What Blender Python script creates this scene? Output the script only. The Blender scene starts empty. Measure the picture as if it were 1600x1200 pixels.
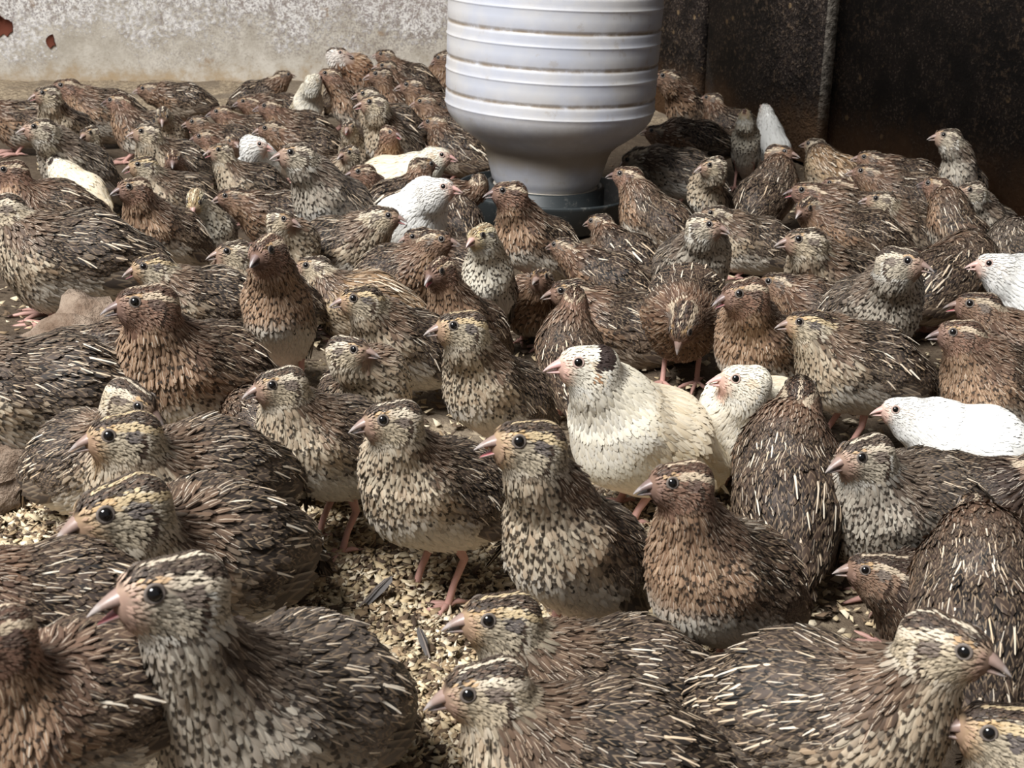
import bpy, math, random
import numpy as np
from mathutils import Vector, Matrix
random.seed(5)
rng = np.random.default_rng(11)
C = bpy.context.scene.collection
PI = math.pi
DEBUG = False

# ------------------------------------------------------------------ camera
FPX, CX, CY = 1900.0, 800.0, 600.0
TH = math.radians(21.8)
CAMH = 0.33
cd = bpy.data.cameras.new('camera')
cam = bpy.data.objects.new('camera', cd); C.objects.link(cam)
cam.location = (0, 0, CAMH)
cam.rotation_euler = (PI/2 - TH, 0, 0)
cd.sensor_width = 36.0
cd.lens = FPX/1600.0*36.0
cd.clip_start = 0.02
cd.dof.use_dof = True
cd.dof.focus_distance = 0.72
cd.dof.aperture_fstop = 38.0
bpy.context.scene.camera = cam

# ------------------------------------------------------------------ light
sc = bpy.context.scene
sc.view_settings.view_transform = 'Standard'
sc.view_settings.look = 'None'
sc.view_settings.gamma = 1.0
sc.view_settings.use_curve_mapping = False
sc.view_settings.exposure = 0.0
w = bpy.data.worlds.new('daylight'); sc.world = w
w.use_nodes = True
wb = w.node_tree.nodes['Background']
wb.inputs[0].default_value = (0.86, 0.93, 1.0, 1)
wb.inputs[1].default_value = 0.19

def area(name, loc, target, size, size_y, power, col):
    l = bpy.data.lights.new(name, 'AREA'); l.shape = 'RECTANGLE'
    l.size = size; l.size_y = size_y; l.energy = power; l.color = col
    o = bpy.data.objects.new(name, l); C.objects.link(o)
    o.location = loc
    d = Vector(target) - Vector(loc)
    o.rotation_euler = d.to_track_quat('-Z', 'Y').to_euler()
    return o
# daylight through the open side of the shed roof, behind the camera on the left
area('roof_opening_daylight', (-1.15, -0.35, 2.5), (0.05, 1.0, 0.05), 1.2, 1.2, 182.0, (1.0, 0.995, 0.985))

# ------------------------------------------------------------------ mesh helpers
def new_mesh(name, V, polys, mats, attrs=None, smooth=True, pmat=None):
    """polys: list of (n,k) int arrays"""
    me = bpy.data.meshes.new(name)
    V = np.asarray(V, dtype=np.float32)
    me.vertices.add(len(V)); me.vertices.foreach_set('co', V.ravel())
    loops = np.concatenate([np.asarray(p, dtype=np.int32).ravel() for p in polys])
    tot = np.concatenate([np.full(len(p), np.asarray(p).shape[1], dtype=np.int32) for p in polys])
    start = np.concatenate([[0], np.cumsum(tot)[:-1]]).astype(np.int32)
    me.loops.add(len(loops)); me.loops.foreach_set('vertex_index', loops)
    me.polygons.add(len(tot)); me.polygons.foreach_set('loop_start', start)
    me.polygons.foreach_set('loop_total', tot)
    if smooth: me.polygons.foreach_set('use_smooth', np.ones(len(tot), dtype=bool))
    if pmat is not None: me.polygons.foreach_set('material_index', np.asarray(pmat, dtype=np.int32))
    me.update(calc_edges=True)
    for k, (typ, arr) in (attrs or {}).items():
        a = me.attributes.new(k, typ, 'POINT')
        arr = np.asarray(arr, dtype=np.float32)
        a.data.foreach_set('color' if typ == 'FLOAT_COLOR' else ('vector' if typ == 'FLOAT_VECTOR' else 'value'), arr.ravel())
    for m in (mats if isinstance(mats, (list, tuple)) else [mats]): me.materials.append(m)
    return me

def link(name, me, parent=None, kind=None):
    o = bpy.data.objects.new(name, me); C.objects.link(o)
    if parent is not None: o.parent = parent
    if kind: o['kind'] = kind
    return o

def empty(name, loc, label, cat, group=None):
    o = bpy.data.objects.new(name, None); C.objects.link(o); o.location = loc
    o.empty_display_size = 0.02
    o['label'] = label; o['category'] = cat
    if group: o['group'] = group
    return o

def tag(o, label, cat, group=None):
    o['label'] = label; o['category'] = cat
    if group: o['group'] = group
    return o

def lathe(prof, n=64, cap_top=True, cap_bot=True):
    """prof: list of (r,z) -> verts, quads"""
    P = np.array(prof, dtype=float); m = len(P)
    a = np.linspace(0, 2*PI, n, endpoint=False)
    V = np.stack([P[:, 0][:, None]*np.cos(a), P[:, 0][:, None]*np.sin(a), np.repeat(P[:, 1][:, None], n, 1)], -1).reshape(-1, 3)
    i, j = np.meshgrid(np.arange(m-1), np.arange(n), indexing='ij')
    jn = (j+1) % n
    Q = np.stack([i*n+j, i*n+jn, (i+1)*n+jn, (i+1)*n+j], -1).reshape(-1, 4)
    return V, Q

def sweep(path, radii, n=6, up=(0, 0, 1)):
    """tube along path with closed ends (cone tips)"""
    P = np.asarray(path, float); R = np.asarray(radii, float)
    T = np.gradient(P, axis=0); T /= np.linalg.norm(T, axis=1)[:, None]+1e-9
    u = np.cross(T, np.asarray(up, float)); bad = np.linalg.norm(u, axis=1) < 0.1
    u[bad] = np.cross(T[bad], np.array([1.0, 0.2, 0]))
    u /= np.linalg.norm(u, axis=1)[:, None]
    v = np.cross(T, u)
    a = np.linspace(0, 2*PI, n, endpoint=False)
    V = P[:, None, :] + R[:, None, None]*(np.cos(a)[None, :, None]*u[:, None, :] + np.sin(a)[None, :, None]*v[:, None, :])
    m = len(P); V = V.reshape(-1, 3)
    i, j = np.meshgrid(np.arange(m-1), np.arange(n), indexing='ij'); jn = (j+1) % n
    Q = np.stack([i*n+j, i*n+jn, (i+1)*n+jn, (i+1)*n+j], -1).reshape(-1, 4)
    return V, Q

class Bag:
    def __init__(s): s.V = []; s.Q = []; s.n = 0; s.c = []
    def add(s, V, Q, col=None):
        s.V.append(V); s.Q.append(np.asarray(Q)+s.n); s.n += len(V)
        if col is not None: s.c.append(np.broadcast_to(np.asarray(col, float), (len(V), 4)))
    def get(s):
        qs = {}
        for q in s.Q: qs.setdefault(q.shape[1], []).append(q)
        return np.concatenate(s.V), [np.concatenate(q) for q in qs.values()]

def box(x0, x1, y0, y1, z0, z1):
    V = np.array([[x, y, z] for x in (x0, x1) for y in (y0, y1) for z in (z0, z1)], float)
    Q = np.array([[0, 1, 3, 2], [4, 6, 7, 5], [0, 4, 5, 1], [2, 3, 7, 6], [0, 2, 6, 4], [1, 5, 7, 3]])
    return V, Q

# ------------------------------------------------------------------ node helpers
def mat(name):
    m = bpy.data.materials.new(name); m.use_nodes = True
    nt = m.node_tree; b = nt.nodes['Principled BSDF']
    return m, nt, b
class N:
    """tiny node builder"""
    def __init__(s, nt): s.nt = nt
    def new(s, t, **k):
        n = s.nt.nodes.new(t)
        for a, v in k.items(): setattr(n, a, v)
        return n
    def put(s, sock, v):
        if hasattr(v, 'links') or isinstance(v, bpy.types.NodeSocket): s.nt.links.new(v, sock)
        else: sock.default_value = v
    def m(s, op, a, b=None, c=None, clamp=False):
        n = s.new('ShaderNodeMath', operation=op, use_clamp=clamp)
        s.put(n.inputs[0], a)
        if b is not None: s.put(n.inputs[1], b)
        if c is not None: s.put(n.inputs[2], c)
        return n.outputs[0]
    def step(s, x, e0, e1):
        n = s.new('ShaderNodeMapRange', interpolation_type='SMOOTHSTEP')
        s.put(n.inputs['Value'], x); s.put(n.inputs['From Min'], e0); s.put(n.inputs['From Max'], e1)
        return n.outputs[0]
    def mix(s, f, a, b, blend='MIX'):
        n = s.new('ShaderNodeMix', data_type='RGBA', blend_type=blend)
        s.put(n.inputs[0], f); s.put(n.inputs[6], a if not isinstance(a, tuple) else (*a, 1)[:4]); s.put(n.inputs[7], b if not isinstance(b, tuple) else (*b, 1)[:4])
        return n.outputs[2]
    def noise(s, vec, scale, detail=4.0, rough=0.6):
        n = s.new('ShaderNodeTexNoise'); 
        if vec is not None: s.put(n.inputs['Vector'], vec)
        n.inputs['Scale'].default_value = scale; n.inputs['Detail'].default_value = detail; n.inputs['Roughness'].default_value = rough
        return n.outputs['Fac']
    def voro(s, vec, scale, feature='F1', out='Distance'):
        n = s.new('ShaderNodeTexVoronoi', feature=feature)
        if vec is not None: s.put(n.inputs['Vector'], vec)
        n.inputs['Scale'].default_value = scale
        return n.outputs[out]
    def bump(s, h, strength, dist, base=None):
        n = s.new('ShaderNodeBump'); n.inputs['Strength'].default_value = strength; n.inputs['Distance'].default_value = dist
        s.put(n.inputs['Height'], h)
        return n.outputs[0]
    def pos(s): return s.new('ShaderNodeNewGeometry').outputs['Position']
    def attr(s, name, out='Color'):
        n = s.new('ShaderNodeAttribute', attribute_name=name); return n.outputs[out]

def simple(name, col, rough=0.6, spec=0.5):
    m, nt, b = mat(name)
    b.inputs['Base Color'].default_value = (*col, 1); b.inputs['Roughness'].default_value = rough
    b.inputs['Specular IOR Level'].default_value = spec
    return m

# ------------------------------------------------------------------ materials
def plumage_material():
    m, nt, b = mat('plumage'); n = N(nt)
    col = n.attr('col')
    sep = n.new('ShaderNodeSeparateColor'); n.put(sep.inputs[0], n.attr('mrk'))
    st, sp, ba = sep.outputs
    edge = n.attr('mrk', 'Alpha')
    f = n.new('ShaderNodeSeparateXYZ'); n.put(f.inputs[0], n.attr('fuv', 'Vector'))
    u, v, r = f.outputs
    au = n.m('ABSOLUTE', u)
    # fine barb lines
    barb = n.m('SINE', n.m('ADD', n.m('MULTIPLY', v, 60.0), n.m('MULTIPLY', au, -26.0)))
    c = n.mix(n.m('MULTIPLY_ADD', barb, 0.12, 0.12), col, n.mix(1.0, col, (0.45, 0.43, 0.42), 'MULTIPLY'))
    # cross bars
    wav = n.m('SINE', n.m('ADD', n.m('ADD', n.m('MULTIPLY', v, 17.0), n.m('MULTIPLY', au, -4.5)), n.m('MULTIPLY', r, 6.3)))
    bm = n.m('MULTIPLY', n.step(wav, 0.45, 0.85), ba)
    c = n.mix(bm, c, (0.33, 0.235, 0.15))
    # dark blotch beside the shaft
    so = n.m('MULTIPLY', n.step(v, n.m('MULTIPLY_ADD', r, 0.12, 0.58), 0.74), n.step(v, 1.02, 0.90))
    c = n.mix(n.m('MULTIPLY', n.m('MULTIPLY', so, 0.92), sp), c, (0.030, 0.023, 0.019))
    # pale fringe
    c = n.mix(n.m('MULTIPLY', n.step(au, 0.62, 0.9), edge), c, (0.50, 0.40, 0.28))
    # pale shaft streak
    sw = n.m('ADD', n.m('MULTIPLY_ADD', r, 0.09, 0.06), n.m('MULTIPLY', n.step(st, 0.84, 0.92), 0.14))
    sw = n.m('MULTIPLY', sw, n.m('MULTIPLY_ADD', v, -0.75, 1.25))
    sm = n.m('MULTIPLY', n.step(n.m('SUBTRACT', au, sw), 0.08, -0.02), n.step(v, 0.2, 0.4))
    c = n.mix(n.m('MULTIPLY', sm, st), c, n.mix(r, (0.60, 0.45, 0.30), (0.76, 0.68, 0.56)))
    n.put(b.inputs['Base Color'], c)
    b.inputs['Roughness'].default_value = 0.62
    b.inputs['Specular IOR Level'].default_value = 0.3
    return m
M_PLUM = plumage_material()

def attr_material(name, rough, spec, sss=0.0):
    m, nt, b = mat(name); n = N(nt)
    c = n.attr('col')
    nz = n.noise(n.new('ShaderNodeTexCoord').outputs['Object'], 900.0, 2.0)
    c = n.mix(n.m('MULTIPLY', nz, 0.35), c, n.mix(1.0, c, (0.5, 0.45, 0.42), 'MULTIPLY'))
    n.put(b.inputs['Base Color'], c)
    b.inputs['Roughness'].default_value = rough; b.inputs['Specular IOR Level'].default_value = spec
    if sss:
        b.inputs['Subsurface Weight'].default_value = sss; b.inputs['Subsurface Radius'].default_value = (0.004, 0.002, 0.001); b.inputs['Subsurface Scale'].default_value = 0.5
    return m
M_SKIN = attr_material('underfeather', 0.85, 0.1)
M_HORN = attr_material('beak_horn', 0.38, 0.5)
M_LEG = attr_material('leg_skin', 0.5, 0.4)
M_EYE = simple('eye_black', (0.006, 0.005, 0.005), 0.06, 0.6)
M_LID = simple('eye_rim', (0.17, 0.14, 0.12), 0.6, 0.3)
M_LIDW = simple('eye_rim_pink', (0.55, 0.40, 0.34), 0.6, 0.3)

def cement_wall():
    m, nt, b = mat('flaking_whitewash'); n = N(nt)
    p = n.pos(); s = n.new('ShaderNodeSeparateXYZ'); n.put(s.inputs[0], p)
    z = s.outputs[2]
    big = n.noise(p, 6.0, 4.0); mid = n.noise(p, 28.0, 5.0, 0.7); fine = n.noise(p, 140.0, 4.0, 0.75); vf = n.noise(p, 280.0, 3.0, 0.7)
    cem = n.mix(n.step(mid, 0.3, 0.7), (0.40, 0.36, 0.30), (0.56, 0.52, 0.455))
    cem = n.mix(n.m('MULTIPLY', n.step(fine, 0.55, 0.72), 0.6), cem, (0.23, 0.18, 0.13))
    # whitewash left on the upper part, flaked off lower down
    h = n.m('ADD', z, n.m('MULTIPLY', n.m('SUBTRACT', big, 0.5), 0.34))
    lvl = n.step(n.m('SUBTRACT', h, n.m('MULTIPLY', n.step(s.outputs[0], -0.9, -0.1), 0.03)), 0.03, 0.125)
    white = n.step(n.m('ADD', fine, n.m('MULTIPLY', lvl, 0.30)), 0.66, 0.76)
    white = n.m('MULTIPLY', white, n.step(lvl, 0.02, 0.3))
    c = n.mix(white, cem, n.mix(n.step(vf, 0.35, 0.7), (0.70, 0.67, 0.63), (0.92, 0.91, 0.90)))
    # damp mauve-brown specks in the flaking zone
    spk = n.m('MULTIPLY', n.step(vf, 0.47, 0.57), n.step(h, 0.03, 0.14))
    c = n.mix(n.m('MULTIPLY', spk, 0.8), c, (0.14, 0.105, 0.095))
    sp2 = n.m('MULTIPLY', n.step(n.noise(p, 75.0, 5.0, 0.8), 0.52, 0.58), n.step(h, 0.05, 0.15))
    c = n.mix(n.m('MULTIPLY', sp2, 0.75), c, n.mix(vf, (0.11, 0.08, 0.065), (0.34, 0.28, 0.24)))
    xm = n.m('MULTIPLY', n.step(s.outputs[0], -0.55, -0.2), n.step(z, 0.1, 0.2))
    c = n.mix(n.m('MULTIPLY', n.m('MULTIPLY', xm, n.step(fine, 0.35, 0.62)), 0.6), c, (0.28, 0.22, 0.20))
    # earth splashed up at the foot, brown drips
    c = n.mix(n.m('MULTIPLY', n.step(n.m('ADD', z, n.m('MULTIPLY', n.m('SUBTRACT', mid, 0.5), 0.12)), 0.055, 0.0), 0.8), c, (0.40, 0.29, 0.17))
    c = n.mix(n.m('MULTIPLY', n.step(n.noise(p, 16.0, 3.0), 0.66, 0.72), 0.6), c, (0.27, 0.17, 0.09))
    n.put(b.inputs['Base Color'], c); b.inputs['Roughness'].default_value = 0.95; b.inputs['Specular IOR Level'].default_value = 0.15
    n.put(b.inputs['Normal'], n.bump(n.m('ADD', n.m('MULTIPLY', fine, 0.6), n.m('MULTIPLY', white, 0.4)), 0.5, 0.004))
    return m

def tarred_board(name, pale=False):
    m, nt, b = mat(name); n = N(nt)
    p = n.pos(); s = n.new('ShaderNodeSeparateXYZ'); n.put(s.inputs[0], p); z = s.outputs[2]
    mid = n.noise(p, 22.0, 5.0, 0.7); fine = n.noise(p, 130.0, 4.0, 0.7); vf = n.noise(p, 300.0, 2.0, 0.6); big = n.noise(p, 7.0, 3.0)
    if pale:
        c = n.mix(n.step(fine, 0.35, 0.65), (0.10, 0.085, 0.07), (0.34, 0.30, 0.25))
    else:
        c = n.mix(n.step(mid, 0.35, 0.7), (0.012, 0.009, 0.008), (0.045, 0.033, 0.029))
        c = n.mix(n.m('MULTIPLY', n.step(fine, 0.52, 0.68), n.step(big, 0.34, 0.60)), c, (0.20, 0.14, 0.095))
        c = n.mix(n.m('MULTIPLY', n.m('MULTIPLY', n.step(vf, 0.56, 0.66), n.step(mid, 0.38, 0.62)), 0.75), c, (0.27, 0.21, 0.165))
        v = n.voro(p, 34.0)
        c = n.mix(n.m('MULTIPLY', n.step(v, 0.17, 0.09), n.step(mid, 0.5, 0.6)), c, (0.36, 0.25, 0.14))
    h = n.m('ADD', z, n.m('MULTIPLY', n.m('SUBTRACT', mid, 0.5), 0.10))
    h = n.m('ADD', h, n.m('MULTIPLY', n.m('SUBTRACT', fine, 0.5), 0.06))
    e = n.step(h, 0.085, 0.02)
    c = n.mix(n.m('MULTIPLY', e, 0.85), c, n.mix(fine, (0.12, 0.062, 0.032), (0.30, 0.18, 0.10)))
    n.put(b.inputs['Base Color'], c); b.inputs['Roughness'].default_value = 0.8; b.inputs['Specular IOR Level'].default_value = 0.25
    n.put(b.inputs['Normal'], n.bump(n.m('ADD', fine, n.m('MULTIPLY', vf, 0.5)), 0.7, 0.004))
    return m

def litter_ground():
    m, nt, b = mat('litter_ground'); n = N(nt)
    p = n.pos()
    a = n.noise(p, 9.0, 4.0); f = n.noise(p, 170.0, 4.0, 0.7); v = n.voro(p, 260.0, 'F1', 'Color'); g = n.noise(p, 420.0, 3.0, 0.7)
    sv = n.new('ShaderNodeSeparateColor'); n.put(sv.inputs[0], v)
    c = n.mix(sv.outputs[0], (0.20, 0.15, 0.10), (0.52, 0.42, 0.29))
    c = n.mix(n.step(g, 0.5, 0.68), c, (0.085, 0.062, 0.045))
    c = n.mix(n.m('MULTIPLY', n.step(a, 0.48, 0.62), 0.75), c, n.mix(f, (0.13, 0.10, 0.075), (0.22, 0.18, 0.135)))
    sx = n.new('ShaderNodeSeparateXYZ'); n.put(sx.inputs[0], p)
    # shade among the crowded birds, painted as darker ground away from the clearing
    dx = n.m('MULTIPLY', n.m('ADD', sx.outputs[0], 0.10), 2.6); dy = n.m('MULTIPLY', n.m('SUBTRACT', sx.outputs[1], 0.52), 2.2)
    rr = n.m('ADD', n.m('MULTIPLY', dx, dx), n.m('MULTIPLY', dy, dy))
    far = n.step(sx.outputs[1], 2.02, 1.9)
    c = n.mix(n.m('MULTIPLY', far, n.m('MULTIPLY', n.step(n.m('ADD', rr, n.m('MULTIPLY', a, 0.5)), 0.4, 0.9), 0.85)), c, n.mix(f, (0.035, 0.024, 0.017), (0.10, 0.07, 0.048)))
    n.put(b.inputs['Base Color'], c); b.inputs['Roughness'].default_value = 0.95; b.inputs['Specular IOR Level'].default_value = 0.15
    n.put(b.inputs['Normal'], n.bump(n.m('ADD', f, sv.outputs[1]), 0.8, 0.003))
    return m

def chip_material():
    m, nt, b = mat('wood_shaving'); n = N(nt)
    c = n.attr('col'); f = n.noise(n.pos(), 700.0, 2.0)
    c = n.mix(n.m('MULTIPLY', f, 0.4), c, n.mix(1.0, c, (0.5, 0.45, 0.4), 'MULTIPLY'))
    n.put(b.inputs['Base Color'], c); b.inputs['Roughness'].default_value = 0.85; b.inputs['Specular IOR Level'].default_value = 0.2
    return m

def stone_material():
    m, nt, b = mat('earthy_stone'); n = N(nt)
    p = n.pos(); a = n.noise(p, 45.0, 5.0, 0.65); f = n.noise(p, 240.0, 4.0, 0.7)
    c = n.mix(n.step(a, 0.3, 0.7), (0.17, 0.115, 0.08), (0.36, 0.28, 0.215))
    c = n.mix(n.m('MULTIPLY', n.step(f, 0.52, 0.7), 0.6), c, (0.10, 0.065, 0.045))
    n.put(b.inputs['Base Color'], c); b.inputs['Roughness'].default_value = 0.95; b.inputs['Specular IOR Level'].default_value = 0.15
    n.put(b.inputs['Normal'], n.bump(n.m('ADD', a, f), 0.8, 0.004))
    return m

def milky_plastic():
    m, nt, b = mat('milky_plastic'); n = N(nt)
    o = n.new('ShaderNodeTexCoord').outputs['Object']
    s = n.new('ShaderNodeSeparateXYZ'); n.put(s.inputs[0], o); z = s.outputs[2]
    a = n.noise(o, 14.0, 4.0); f = n.noise(o, 60.0, 4.0, 0.7)
    c = n.mix(n.step(a, 0.35, 0.65), (0.56, 0.58, 0.65), (0.66, 0.645, 0.64))  # bluish tone puts reflected sky light into the plastic's colour
    # brown algae tide line under the shoulder and dirt in the grooves
    tide = n.m('MULTIPLY', n.step(n.m('ABSOLUTE', n.m('SUBTRACT', n.m('ADD', z, n.m('MULTIPLY', n.m('SUBTRACT', a, 0.5), 0.012)), 0.077)), 0.02, 0.002), 0.72)
    c = n.mix(tide, c, (0.40, 0.31, 0.20))
    gr = n.attr('dirt', 'Fac')
    c = n.mix(n.m('MULTIPLY', gr, n.step(f, 0.2, 0.6)), c, (0.30, 0.24, 0.18))
    c = n.mix(n.m('MULTIPLY', n.step(f, 0.60, 0.70), 0.35), c, (0.42, 0.36, 0.29))
    n.put(b.inputs['Base Color'], c); b.inputs['Roughness'].default_value = 0.42
    b.inputs['Specular IOR Level'].default_value = 0.5
    b.inputs['Subsurface Weight'].default_value = 0.35; b.inputs['Subsurface Radius'].default_value = (0.03, 0.03, 0.035); b.inputs['Subsurface Scale'].default_value = 0.5
    n.put(b.inputs['Normal'], n.bump(n.noise(o, 25.0, 2.0), 0.15, 0.004))
    return m

def tray_plastic():
    m, nt, b = mat('tray_plastic'); n = N(nt)
    o = n.new('ShaderNodeTexCoord').outputs['Object']; f = n.noise(o, 90.0, 4.0, 0.7)
    c = n.mix(n.step(f, 0.55, 0.7), (0.028, 0.034, 0.036), (0.12, 0.12, 0.11))
    n.put(b.inputs['Base Color'], c); b.inputs['Roughness'].default_value = 0.5
    return m

# ------------------------------------------------------------------ pixel geometry
ST, CT = math.sin(TH), math.cos(TH)
CAMP = np.array([0, 0, CAMH])
def ray(px, py):
    a = (px-CX)/FPX; b = (py-CY)/FPX
    return np.array([a, CT - b*ST, -ST - b*CT])
def ground(px, py, h=0.0):
    d = ray(px, py); g = 0.0
    for _ in range(12):
        z = (CAMH-h-g)/(-d[2]); p = CAMP + z*d; g = 0.5*g+0.5*float(floor_h(p[0], p[1]))
    return p

# ------------------------------------------------------------------ setting
# floor
def sstep(x, a, b):
    t = np.clip((x-a)/(b-a), 0, 1); return t*t*(3-2*t)
def floor_h(x, y):
    # the litter is heaped up towards the left and trodden down on the right
    return 0.0025*np.sin(x*23+1.3)*np.sin(y*19+.4) + 0.0016*np.sin(x*61+y*37) + 0.040*sstep(x, 0.04, -0.20)*sstep(y, 1.20, 0.72) - 0.012*sstep(x, 0.10, 0.30) + 0.018*sstep(y, 1.98, 2.27)
gx, gy = np.meshgrid(np.linspace(-2.0, 1.4, 240), np.linspace(-0.8, 2.5, 240), indexing='ij')
gz = floor_h(gx, gy) + rng.normal(0, 0.0006, gx.shape)
V = np.stack([gx, gy, gz], -1).reshape(-1, 3)
i, j = np.meshgrid(np.arange(239), np.arange(239), indexing='ij')
Q = np.stack([i*240+j, (i+1)*240+j, (i+1)*240+j+1, i*240+j+1], -1).reshape(-1, 4)
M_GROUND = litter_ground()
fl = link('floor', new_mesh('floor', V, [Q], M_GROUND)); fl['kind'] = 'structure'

# far cement wall (wall_back) and dark board wall (wall_right)
WB = 2.28
wt = np.array([0.363, -0.932]); wn = np.array([-0.932, -0.363])     # board wall: along (towards the camera), into the room
W0 = np.array([0.17, WB])                                            # corner
bm_V, bm_Q = [], None
nx, nz = 160, 60
xs = np.linspace(-2.0, 0.30, nx); zs = np.linspace(-0.02, 1.5, nz)
XX, ZZ = np.meshgrid(xs, zs, indexing='ij')
YY = WB + 0.004*np.sin(XX*9)*np.sin(ZZ*13) + rng.normal(0, 0.0012, XX.shape)
V = np.stack([XX, YY, ZZ], -1).reshape(-1, 3)
i, j = np.meshgrid(np.arange(nx-1), np.arange(nz-1), indexing='ij')
Q = np.stack([i*nz+j, (i+1)*nz+j, (i+1)*nz+j+1, i*nz+j+1], -1).reshape(-1, 4)
n0 = len(V); bV, bQ = box(-2.0, 0.30, WB+0.012, WB+0.14, -0.02, 1.5)
wall = link('wall_back', new_mesh('wall_back', np.concatenate([V, bV]), [np.concatenate([Q, bQ+n0])], cement_wall())); wall['kind'] = 'structure'
# two knocked-off spots showing red brick
M_BRICK = simple('brick_red', (0.125, 0.040, 0.025), 0.95, 0.1)
def wall_pt(px, py):
    d = ray(px, py); z = WB/d[1]; return CAMP + z*d
for (px, py, rx, rz) in ((8, 42, 0.016, 0.017), (80, 64, 0.007, 0.011)):
    p = wall_pt(px, py)
    k = 14; a = np.linspace(0, 2*PI, k, endpoint=False); rr = 1+0.35*rng.normal(size=k)*0.6
    ring = np.stack([p[0]+rx*rr*np.cos(a), np.full(k, WB-0.0065), p[2]+rz*rr*np.sin(a)], -1)
    back = ring.copy(); back[:, 1] = WB+0.004; back[:, 0] = p[0]+(ring[:, 0]-p[0])*1.15; back[:, 2] = p[2]+(ring[:, 2]-p[2])*1.15
    V = np.concatenate([ring, back, [[p[0], WB-0.008, p[2]]]])
    T = [[q, (q+1) % k, 2*k] for q in range(k)]
    Qs = [[q, (q+1) % k, k+(q+1) % k, k+q] for q in range(k)]
    link('brick', new_mesh('brick', V, [np.array(T), np.array(Qs)], M_BRICK), wall)

def along(px, py):
    """parameter along the board wall of a pixel column"""
    d = ray(px, py)
    A = np.array([[d[0], -wt[0]], [d[1], -wt[1]]]); s = np.linalg.solve(A, W0); return s[1]
M_BOARD = tarred_board('tarred_board'); M_BEDGE = tarred_board('weathered_board_edge', True)
def wpt(s, off, z): return [W0[0]+wt[0]*s+wn[0]*off, W0[1]+wt[1]*s+wn[1]*off, z]
def board(s0, s1, o0, o1, z0, z1, name, parent, edge=None):
    V = np.array([wpt(s, o, z) for s in (s0, s1) for o in (o0, o1) for z in (z0, z1)])
    Q = np.array([[0, 1, 3, 2], [4, 6, 7, 5], [0, 4, 5, 1], [2, 3, 7, 6], [0, 2, 6, 4], [1, 5, 7, 3]])
    # finer face so the relief has something to hang on
    me = new_mesh(name, V, [Q], [M_BOARD, M_BEDGE], smooth=False, pmat=[0, 1 if edge else 0, 0, 0, 0, 0])
    return link(name, me, parent)
s1 = along(1103, 70); s2 = along(1287, 110)
wr = board(-0.05, 2.4, -0.10, -0.030, -0.02, 1.5, 'wall_right', None); wr['kind'] = 'structure'
board(-0.04, s1-0.014, -0.030, 0.003, -0.01, 1.5, 'board', wr)
board(s1+0.010, s2, -0.030, 0.003, -0.01, 1.5, 'board', wr, edge=True)
board(s2+0.001, 2.4, -0.030, -0.0145, -0.01, 1.5, 'board', wr)

# ------------------------------------------------------------------ drinker
pd = ground(856, 345); DX, DY = pd[0]+0.0, pd[1]+0.008
DX = (850-800)/FPX*(DY*1.0)
dr = empty('poultry_drinker', (DX, DY, 0.0), 'large milky white plastic jar drinker with ribbed sides upside down in a dark tray', 'drinker')
prof = [(0.050, 0.030), (0.0505, 0.036), (0.0545, 0.0375), (0.0555, 0.042), (0.0590, 0.046), (0.0605, 0.052), (0.0628, 0.060), (0.0650, 0.068), (0.0668, 0.0745),
        (0.0700, 0.0810), (0.0765, 0.0875), (0.0860, 0.0940), (0.0955, 0.1010), (0.1035, 0.1085), (0.1088, 0.1160), (0.1110, 0.1220), (0.1116, 0.1250)]
dirt = [0.2]*len(prof)
z = 0.1255
for k in range(8):
    for (r, dz, dd) in ((0.1121, 0.0004, 0.0), (0.1126, 0.0010, 0.0), (0.1126, 0.0014, 0.0), (0.1122, 0.0022, 0.15), (0.1117, 0.0034, 0.1), (0.1117, 0.0060, 0.05), (0.1117, 0.0100, 0.1), (0.1116, 0.0122, 0.2),
                        (0.1106, 0.0133, 0.9), (0.1104, 0.0143, 1.0), (0.1112, 0.0159, 0.7), (0.1117, 0.0177, 0.15), (0.1117, 0.0270, 0.0), (0.1118, 0.0335, 0.0)):
        prof.append((r, z+dz)); dirt.append(dd)
    z += 0.0347
prof += [(0.111, z+0.004), (0.107, z+0.014), (0.095, z+0.024), (0.0, z+0.028)]; dirt += [0.1]*4
prof = [(r*0.995, zz) for r, zz in prof]
V, Q = lathe(prof, 96)
DS = 1.0
a = np.repeat(np.array(dirt), 96)
jar = link('jar', new_mesh('jar', V, [Q], milky_plastic(), {'dirt': ('FLOAT', a)}), dr)
M_TRAY = tray_plastic()
tr = [(0.0, 0.002), (0.086, 0.002), (0.092, 0.006), (0.0955, 0.032), (0.0965, 0.0345), (0.0955, 0.0365), (0.0935, 0.0355), (0.0915, 0.012), (0.070, 0.010), (0.0655, 0.012), (0.0645, 0.040), (0.062, 0.0415), (0.0585, 0.041), (0.058, 0.012), (0.0, 0.012)]
V, Q = lathe(tr, 72); link('tray', new_mesh('tray', V, [Q], M_TRAY), dr)
V, Q = lathe([(0.045, 0.02), (0.0565, 0.02), (0.0575, 0.0385), (0.0545, 0.0415), (0.050, 0.0405), (0.045, 0.03)], 64)
link('screw_collar', new_mesh('screw_collar', V, [Q], simple('collar_plastic', (0.62, 0.56, 0.47), 0.5)), dr)
dr.rotation_euler = (0.0, math.radians(2.6), 0.0)
# ------------------------------------------------------------------ birds
def unit(v): return v/(np.linalg.norm(v)+1e-12)
def srgb(r, g, b): return np.array([((c/255.0)/12.92 if c/255.0 <= 0.04045 else ((c/255.0+0.055)/1.055)**2.4) for c in (r, g, b)])

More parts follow.
